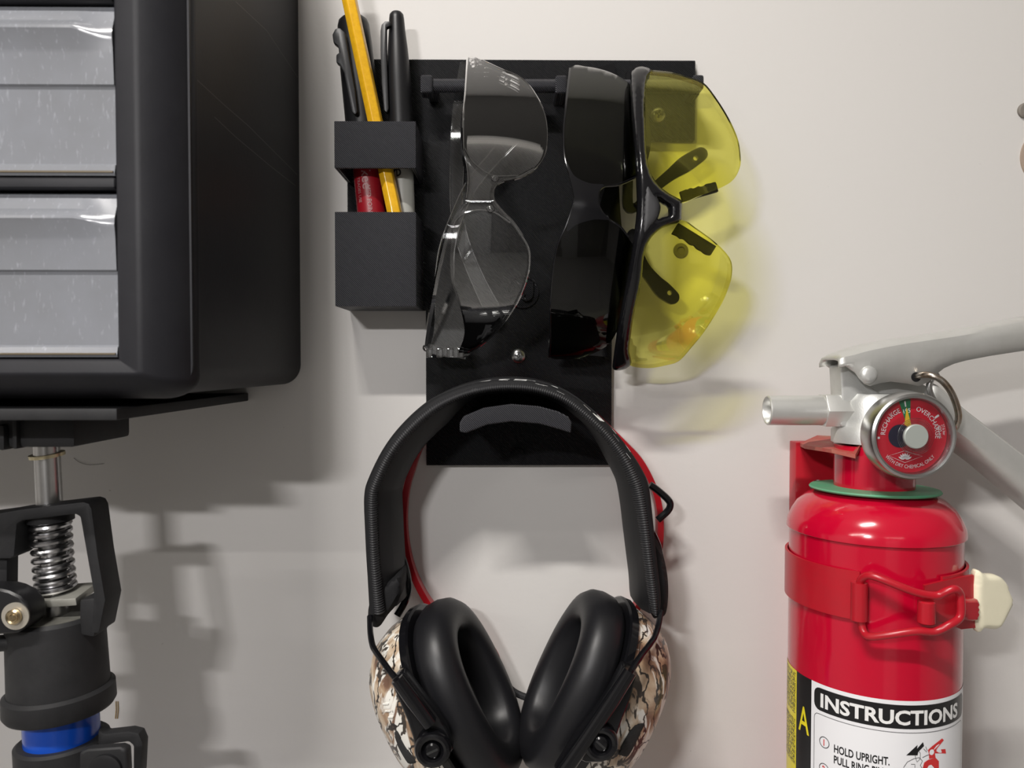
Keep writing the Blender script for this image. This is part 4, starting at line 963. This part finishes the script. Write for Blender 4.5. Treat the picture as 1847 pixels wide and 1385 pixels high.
# pressure gauge
GD = 92.0
gc = Q(1650, 787, GD); GR = 19.0
gz = gc.z; gx = gc.x
gb = part('gauge_case', lbm([(8, -28), (8, -14), (15, -13.5), (18.6, -12), (19.4, -9), (19.4, -2.5), (18.8, -.6), (17.8, 0), (16.9, -.3), (16.6, -1.4), (16.6, -4.2), (0, -4.2)], gc, V(0, -1, 0), 64, False), M_steel, ext, 40)
def dial(h): return lambda x, z: V(gx + x, -GD + 4.2 - h, gz + z)
def disc(r, n=64): return [(r * math.cos(2 * PI * k / n), r * math.sin(2 * PI * k / n)) for k in range(n)]
bm = bmesh.new(); put_poly(bm, disc(16.5), dial(.15)); dl = part('dial', bm, M_redink if False else mat('dial_red', (.55, .012, .03), .35), gb, label='red dial face')
def wedge(r0, r1, a0, a1, n=8):
    return [(r1 * math.cos(math.radians(a0 + (a1 - a0) * k / n)), r1 * math.sin(math.radians(a0 + (a1 - a0) * k / n))) for k in range(n + 1)] + [(r0 * math.cos(math.radians(a1 - (a1 - a0) * k / n)), r0 * math.sin(math.radians(a1 - (a1 - a0) * k / n))) for k in range(n + 1)]
bm = bmesh.new(); put_poly(bm, wedge(6.5, 16.3, 90, 109), dial(.3)); part('green_zone', bm, mat('dial_green', (.02, .19, .08), .4), gb)
bm = bmesh.new(); put_poly(bm, [(-4.6 + x * .95, -.2 + y * .95) for x, y in disc(5.4)], dial(.32)); part('dial_opening', bm, mat('dial_dark', (.02, .02, .04), .4), gb)
bm = bmesh.new()
def arc_text(bm, s, size, r, a_mid, h, down=False, sx=.85, bold=0.0):
    W = text_w(s, size, bold, sx)
    def fn(x, y):
        if down:
            a = math.radians(a_mid) + (x - W / 2) / r; q = r - y
        else:
            a = math.radians(a_mid) - (x - W / 2) / r; q = r + y
        return dial(h)(q * math.cos(a), q * math.sin(a))
    put_text(bm, s, size, fn, bold, sx)
arc_text(bm, 'RECHARGE', 3.0, 11.2, 146, .4); arc_text(bm, 'OVERCHARGE', 3.0, 11.2, 36, .4)
arc_text(bm, 'WITH DRY CHEMICAL ONLY', 2.3, 14.6, -90, .4, True, .85); arc_text(bm, '195', 2.9, 10.2, 100, .45, sx=.8)
arc_text(bm, '400 psi', 2.4, 12.6, 8, .4, sx=.8); arc_text(bm, '27.6 bar', 1.8, 14.6, 10, .4, sx=.8)
put_poly(bm, wedge(13.4, 15.6, 34, 37.5, 2), dial(.4)); put_poly(bm, wedge(13.0, 15.6, 98.6, 101, 2), dial(.45)); put_poly(bm, wedge(13.6, 14.6, 182, 186, 2), dial(.4))
put_line(bm, [(-9.5, -9.0), (-2.5, -6.8), (5.5, -9.2), (-2.2, -12.0)], .18, dial(.4), True)
for ang in (-62, -40, -20, 0, 20, 40, 62):     # lotus petals of the emblem
    a_ = math.radians(ang); c0 = (-2.2, -11.0)
    pet = [(c0[0] + l * math.sin(a_) + w_ * math.cos(a_), c0[1] + (l * math.cos(a_)) * 1.0 - w_ * math.sin(a_)) for l, w_ in ((.5, 0), (1.6, .42), (2.6, .38), (3.4, 0), (2.6, -.38), (1.6, -.42))]
    put_poly(bm, pet, dial(.42))
part('dial_print', bm, M_white, gb, normals=False)
bm = bmesh.new(); put_poly(bm, [(-2.0, 12.6), (-2.9, 5.0), (-.2, 3.0), (.4, 4.2)], dial(.8)); part('needle', bm, mat('needle_yellow', (.85, .55, .03), .4), gb, label='yellow needle')
part('gauge_glass', lbm([(16.6, 0), (16.6, .5), (15.2, 1.3), (12, 1.8), (8.2, 2.0), (0, 2.0)], V(gx, -GD + 1.8, gz), V(0, -1, 0), 64), M_glass, gb)
bm = bmesh.new()
for r_ in (8.0, 7.3, 6.6, 6.0):
    tube(bm, [V(gx + .2 + r_ * math.cos(t_), -GD - .4, gz + r_ * math.sin(t_)) for t_ in [2 * PI * k / 48 for k in range(48)]], .13, 6, closed=True)
part('glass_rings', bm, M_cledge, gb)
part('gauge_hub', lbm([(0, 0), (5.4, 0), (5.4, 1.2), (5.0, 1.6), (0, 1.6)], V(gx + .2, -GD + .3, gz), V(0, -1, 0), 40), mat('hub_grey', (.40, .43, .40), .4, .3), gb)
# label
RL = RB + .12
zl = sz(1600, 1262, RL)[1]
s_y0 = -1.95 * RC; s_y1 = sz(1434, 1230, RL)[0]; s_b1 = sz(1460, 1230, RL)[0]; s_w1 = RC * 1.35
zlb = zl - 70
def sheetcyl(s0, s1, z0, z1, R, n=24):
    bm = bmesh.new(); f = cyl(R); k = max(2, int((s1 - s0) / 1.4)); a_ = [(bm.verts.new(f(s0 + (s1 - s0) * i / k, z1)), bm.verts.new(f(s0 + (s1 - s0) * i / k, z0))) for i in range(k + 1)]
    for p, q in zip(a_, a_[1:]): bm.faces.new([p[0], q[0], q[1], p[1]])
    return bm
lab = part('label', sheetcyl(s_b1, s_w1, zlb, zl, RL), M_label, ext, label='white instruction label')
part('label_yellow', sheetcyl(s_y0, s_y1, zlb, zl, RL), M_labely, lab); part('label_black', sheetcyl(s_y1, s_b1, zlb, zl, RL), M_ink, lab)
def fillpoly(poly, R, step=1.3):
    """filled polygon in (s,z) laid on the cylinder, triangulated finely enough to follow it"""
    o = resample(poly, step); mn, mx = o.min(0), o.max(0)
    g = np.array([(x, y) for x in np.arange(mn[0], mx[0], step) for y in np.arange(mn[1], mx[1], step * 2)]); g = g[inside(o, g) & (edist(o, g) > step * .4)]
    vs = [Vector(p) for p in o] + [Vector(p) for p in g]
    vo, _, fo, _, _, _ = delaunay_2d_cdt(vs, [(i, (i + 1) % len(o)) for i in range(len(o))], [], 1, 1e-5)
    bm = bmesh.new(); f = cyl(R); vv = [bm.verts.new(f(v.x, v.y)) for v in vo]; P = np.array([(v.x, v.y) for v in vo])
    for t_ in fo:
        if inside(o, P[list(t_)].mean(0)[None])[0]: bm.faces.new([vv[i] for i in t_])
    return bm
s0, zt_ = sz(1465, 1249, RL); zbx = sz(1468, 1291, RL)[1]; s1 = sz(1731, 1262, RL)[0]
HB = zt_ - zbx
zt_ = zl - 1.9; zbx = zt_ - HB
part('title_bar', fillpoly(rrect(s0, s1 + 6, zbx, zt_, 3.2), RL + .1), M_ink, lab)
bm = bmesh.new(); cR = cyl(RL + .24)
sa = sz(1475, 1270, RL)[0]; sb = sz(1727, 1280, RL)[0]; ch = HB * .60
size = ch / .72; w0 = text_w('INSTRUCTIONS', size, .27); sxx = (sb - sa) / w0
put_text(bm, 'INSTRUCTIONS', size, lambda x, y: cR(sa + x, zbx + HB * .19 + y), .27, sxx)
part('lettering', bm, M_white, lab, normals=False)
bm = bmesh.new(); cI = cyl(RL + .14)
fr = rrect(s0 + .2, s1 + 4, zlb - 10, zbx - 1.7, 2.2); fr = [tuple(p) for p in resample(fr, 1.5)]
put_line(bm, fr, .22, cI, True)
c1 = sz(1483, 1337, RL); c2 = (c1[0], c1[1] - (sz(1483, 1385, RL)[1] - sz(1483, 1337, RL)[1]) * -1)
for cc in (c1, c2): put_line(bm, [(cc[0] + 2.5 * math.cos(2 * PI * k / 28), cc[1] + 2.5 * math.sin(2 * PI * k / 28)) for k in range(28)], .32, cI, True)
h0 = sz(1500, 1352, RL); h1 = sz(1603, 1362, RL); hs = 3.7 / .72
w_ = text_w('HOLD UPRIGHT.', hs, .02); sx_ = (h1[0] - h0[0]) / w_
put_text(bm, 'HOLD UPRIGHT.', hs, lambda x, y: cI(h0[0] + x, h0[1] - .6 + y), .11, sx_)
put_text(bm, 'PULL RING PIN', hs, lambda x, y: cI(h0[0] + x, h0[1] - 5.7 + y), .11, sx_)
# black arrow and line drawing of hand
def LS(px, py): return sz(px, py, RL)
arrow = [LS(*p) for p in [(1634, 1362), (1655, 1343), (1654, 1350), (1665, 1338), (1667, 1345), (1656, 1356), (1655, 1362)]]
put_poly(bm, [(s, z) for s, z in arrow], cI)
for pl in ([(1629, 1384), (1636, 1374), (1648, 1368), (1658, 1366), (1664, 1372), (1660, 1380), (1664, 1386)], [(1650, 1352), (1655, 1352), (1660, 1358), (1660, 1368), (1654, 1374), (1651, 1366), (1650, 1352)], [(1643, 1378), (1650, 1378), (1650, 1384)], [(1664, 1366), (1672, 1362), (1678, 1360)], [(1666, 1350), (1672, 1356)], [(1670, 1346), (1673, 1354)]):
    put_line(bm, [LS(*p) for p in pl], .22, cI)
part('label_print', bm, M_ink, lab, normals=False)
bm = bmesh.new(); cT = cyl(RL + .18)
for ch_, cc in (('1', c1), ('2', c2)):
    bm = bmesh.new(); put_text(bm, ch_, 4.2, lambda x, y: cT(cc[0] - 1.0 + x, cc[1] - 1.5 + y), .08, .8); part('numeral', bm, M_redink, lab, normals=False)
bm = bmesh.new()
for pl in ([(1664, 1386), (1667, 1375), (1674, 1370), (1688, 1366), (1694, 1372), (1694, 1388)], [(1674, 1352), (1682, 1345), (1700, 1331), (1703, 1334), (1690, 1350), (1676, 1360)], [(1682, 1352), (1706, 1350), (1707, 1358), (1686, 1358)], [(1676, 1356), (1686, 1352), (1688, 1366), (1676, 1368)]):
    put_poly(bm, [LS(*p) for p in pl], cT)
part('extinguisher_picture', bm, M_redink, lab, normals=False)
bm = bmesh.new(); cG = cyl(RL + .2)
gq = LS(1681, 1356); put_poly(bm, [(gq[0] + 1.3 * math.cos(2 * PI * k / 20), gq[1] + 1.3 * math.sin(2 * PI * k / 20)) for k in range(20)], cG); part('gauge_picture', bm, M_label, lab, normals=False)
bm = bmesh.new(); sA = sz(1438, 1300, RL)[0]; sA1 = sz(1456, 1300, RL)[0]; zA = LS(1446, 1318)[1]; hA = LS(1446, 1270)[1] - zA
wA = text_w('A', hA / .72, .15); put_text(bm, 'A', hA / .72, lambda x, y: cI(sA + x, zA + y), .15, (sA1 - sA) / wA)
part('lettering', bm, M_labely, lab, label='yellow letter A', normals=False)
bm = bmesh.new(); rows_ = ['CHECK MONTHLY OR AT', 'MORE OFTEN WHEN CIR-', 'REQUIRE. MAKE SURE', 'PRESSURE GAUGE', 'IS IN OPERABLE RANGE.', 'PIN AND SEAL MUST BE IN', 'PLACE. EXTINGUISHER', 'WEIGHT 5 LB 1/4 OZ.', '', 'RECHARGE IMMEDIATELY', 'AFTER ANY DISCHARGE', 'EVEN IF SLOW TO LEAK.', 'RECHARGES WITH', 'ONLY ABC DRY', 'APPROVED WITH', 'SERVICED BY AN', 'DISTRIBUTOR', 'IN ACCORDANCE WITH']
for i, s in enumerate(rows_):
    if not s: continue
    W_ = text_w(s, 3.0, .01, .8); put_text(bm, s, 3.0, (lambda W_, i: lambda x, y: cI(s_y1 - 1.0 - W_ + x, zl - 3.6 - i * 2.55 + y))(W_, i), .02, .8)
part('small_print', bm, M_ink, lab, normals=False)

# ------------------------------------------------------------------ wall bracket with strap and latch
br = thing('wall_bracket', 'red metal wall bracket with strap and cream tipped latch around the extinguisher', 'bracket', (XC, 0, -200))
bl = Q(1433, 850, 8).x
part('back_plate', bbox(bl, bl + 42, -9.5, 0, -330, Q(1440, 797, 8).z, .8), M_red2, br)
bm = bmesh.new()      # top hook tab bent forward around the neck
tz0 = Q(1443, 800, 9).z
pl = [Q(1434, 812, 9), Q(1443, 800, 12), Q(1474, 785, 14), Q(1520, 786, 30), Q(1556, 793, 58), Q(1542, 822, 66), Q(1502, 810, 64), Q(1447, 803, 30)]
top_ = [Q(1443, 799, 10), Q(1474, 785, 12), Q(1522, 787, 26), Q(1556, 794, 62), Q(1543, 820, 68), Q(1500, 810, 60), Q(1452, 803, 34)]
cz_ = sum(p.z for p in top_) / len(top_)
prism(bm, [V(p.x, p.y, p.z) for p in top_], V(0, 0, -1.8)); part('hook_tab', bm, M_reddust, br)
sidep = [(1433, 892), (1433, 830), (1438, 806), (1447, 802), (1500, 812), (1514, 830), (1514, 892)]
part('bolt', lbm([(4, 0), (4, 1), (3, 2.4), (0, 3)], Q(1474, 878, 14), V(0, -1, 0), 24), M_steel, br)
zs1 = Zc(998, 1418); zs0 = Zc(1078, 1418)
RS = RC + .55
def arcband(a0, a1, z0, z1, R0, R1, n=60):
    bm = bmesh.new(); rows = []
    for k in range(n + 1):
        a = a0 + (a1 - a0) * k / n; s, c_ = math.sin(a), math.cos(a)
        rows.append([bm.verts.new((XC + R * s, -DC - R * c_, z)) for R, z in ((R1, z0), (R1, z1), (R0, z1), (R0, z0))])
    for r0, r1 in zip(rows, rows[1:]):
        for k in range(4): bm.faces.new([r0[k], r0[(k + 1) % 4], r1[(k + 1) % 4], r1[k]])
    bm.faces.new(rows[0]); bm.faces.new(rows[-1][::-1]); return bm
aH = sz(1550, 1080, RS)[0] / RS
part('strap', arcband(-PI, aH, zs0, zs1, RC - .7, RS), M_red2, br)
aT = sz(1700, 1080, RS)[0] / RS
part('strap_end', arcband(aT, PI, zs0 + 1, zs1 - 1, RC - .7, RS), M_red2, br)
pA, pB = Qcyl(1550, 1050, RS + 3), Qcyl(1550, 1118, RS + 3)
part('hinge_barrel', lbm([(1.6, 0), (3.6, 0), (3.6, (pA - pB).length), (1.6, (pA - pB).length)], V(pA.x, pA.y, pB.z), V(0, 0, 1), 28), M_red2, br)
bail = [(1551, 1085, 3), (1551, 1060, 3), (1553, 1046, 4), (1564, 1038, 6), (1582, 1041, 7.5), (1620, 1056, 8.5), (1655, 1069, 8.5), (1688, 1074, 9), (1708, 1066, 11), (1722, 1062, 12), (1731, 1070, 11), (1733, 1085, 11), (1733, 1105, 11), (1728, 1117, 11), (1712, 1127, 11), (1686, 1139, 9), (1653, 1138, 8.5), (1608, 1144, 7.5), (1570, 1148, 6), (1558, 1140, 4), (1553, 1122, 3), (1551, 1105, 3)]
part('wire_bail', tbm([Qcyl(x, y, RS + r) for x, y, r in cat(bail, 4, True)], 1.75, 12, closed=True), M_red2, br)
lp = [(1668, 1056), (1709, 1046), (1757, 1037), (1761, 1132), (1734, 1135), (1700, 1122), (1672, 1118)]
p_r0 = Qcyl(1668, 1085, RS + 3); p_r1 = Q(1760, 1085, 82)
def latchmap(px, py, d):
    r = ray(px, py); n_ = V(-(p_r1.y - p_r0.y), p_r1.x - p_r0.x, 0).normalized(); t = (p_r0 - CAMP).dot(n_) / r.dot(n_); return CAMP + r * t + n_ * d * (1 if n_.y < 0 else -1)
part('latch_lever', sheet(lp, lambda x, y: 0, 1.6, 6, smooth=0, mapf=latchmap), [M_red2, M_red2], br)
tip = [(1757, 1034), (1776, 1036), (1795, 1037), (1810, 1047), (1821, 1072), (1824, 1086), (1817, 1103), (1807, 1125), (1795, 1134), (1774, 1132), (1759, 1133)]
part('latch_tip', sheet(tip, lambda x, y: 0.4, 3.0, 5, inflate=(1.8, 9), mapf=latchmap), [M_cream, M_cream], br, 60, label='cream vinyl grip on the latch')
def roller(px, y0, y1, R):
    a_, b_ = Qcyl(px, y0, RS + 7), Qcyl(px, y1, RS + 7)
    part('latch_roller', lbm([(R - .6, 0), (R, .5), (R, a_.z - b_.z - .5), (R - .6, a_.z - b_.z)], V(a_.x, a_.y, b_.z), V(0, 0, 1), 24), M_red2, br)
roller(1671, 1083, 1124, 3.6)
part('latch_tongue', sheet([(1718, 1082), (1722, 1076), (1748, 1077), (1751, 1082), (1749, 1112), (1740, 1115), (1716, 1112)], lambda x, y: 4, 2.5, 5, smooth=1, inflate=(1.5, 5), mapf=latchmap), [M_red2, M_red2], br)

# ------------------------------------------------------------------ small things on the wall
t = thing('wall_bumper', 'small grey round bumper on the wall at the upper right edge', 'bumper', Q(1850, 200, 0))
part('pad', lbm([(4.2, 0), (4.2, 1.2), (3.4, 1.8), (0, 1.8)], Q(1848, 200, 0), V(0, -1, 0), 32), M_bump, t)
t = thing('round_disc', 'thin tan round disc entering at the right edge below the grey bumper', 'disc', Q(1870, 290, 0))
part('face', lbm([(16, 0), (16, 1.0), (0, 1.0)], Q(1891, 284, 0), V(0, -1, 0), 64), M_tan, t)
t = thing('straw_bit', 'tiny dry straw fragment stuck to the wall beside the support pole', 'straw', Q(209, 1296, 0))
for dx in (0, 3.5):
    part('strand', tbm([Q(208 + dx, 1296, .4), Q(209.5 + dx, 1280, .5), Q(209 + dx, 1265, .4)], .28, 6), mat('straw', (.35, .24, .10), .7), t)
t = thing('hair_strand', 'thin dark hair stuck to the wall right of the steel rod', 'hair', Q(160, 838, 0))
part('strand', tbm([Q(x, y, .4) for x, y in cat([(133, 826), (144, 834), (158, 838), (172, 838), (188, 836)], 4)], .1, 5), mat('hair', (.06, .05, .045), .6), t)
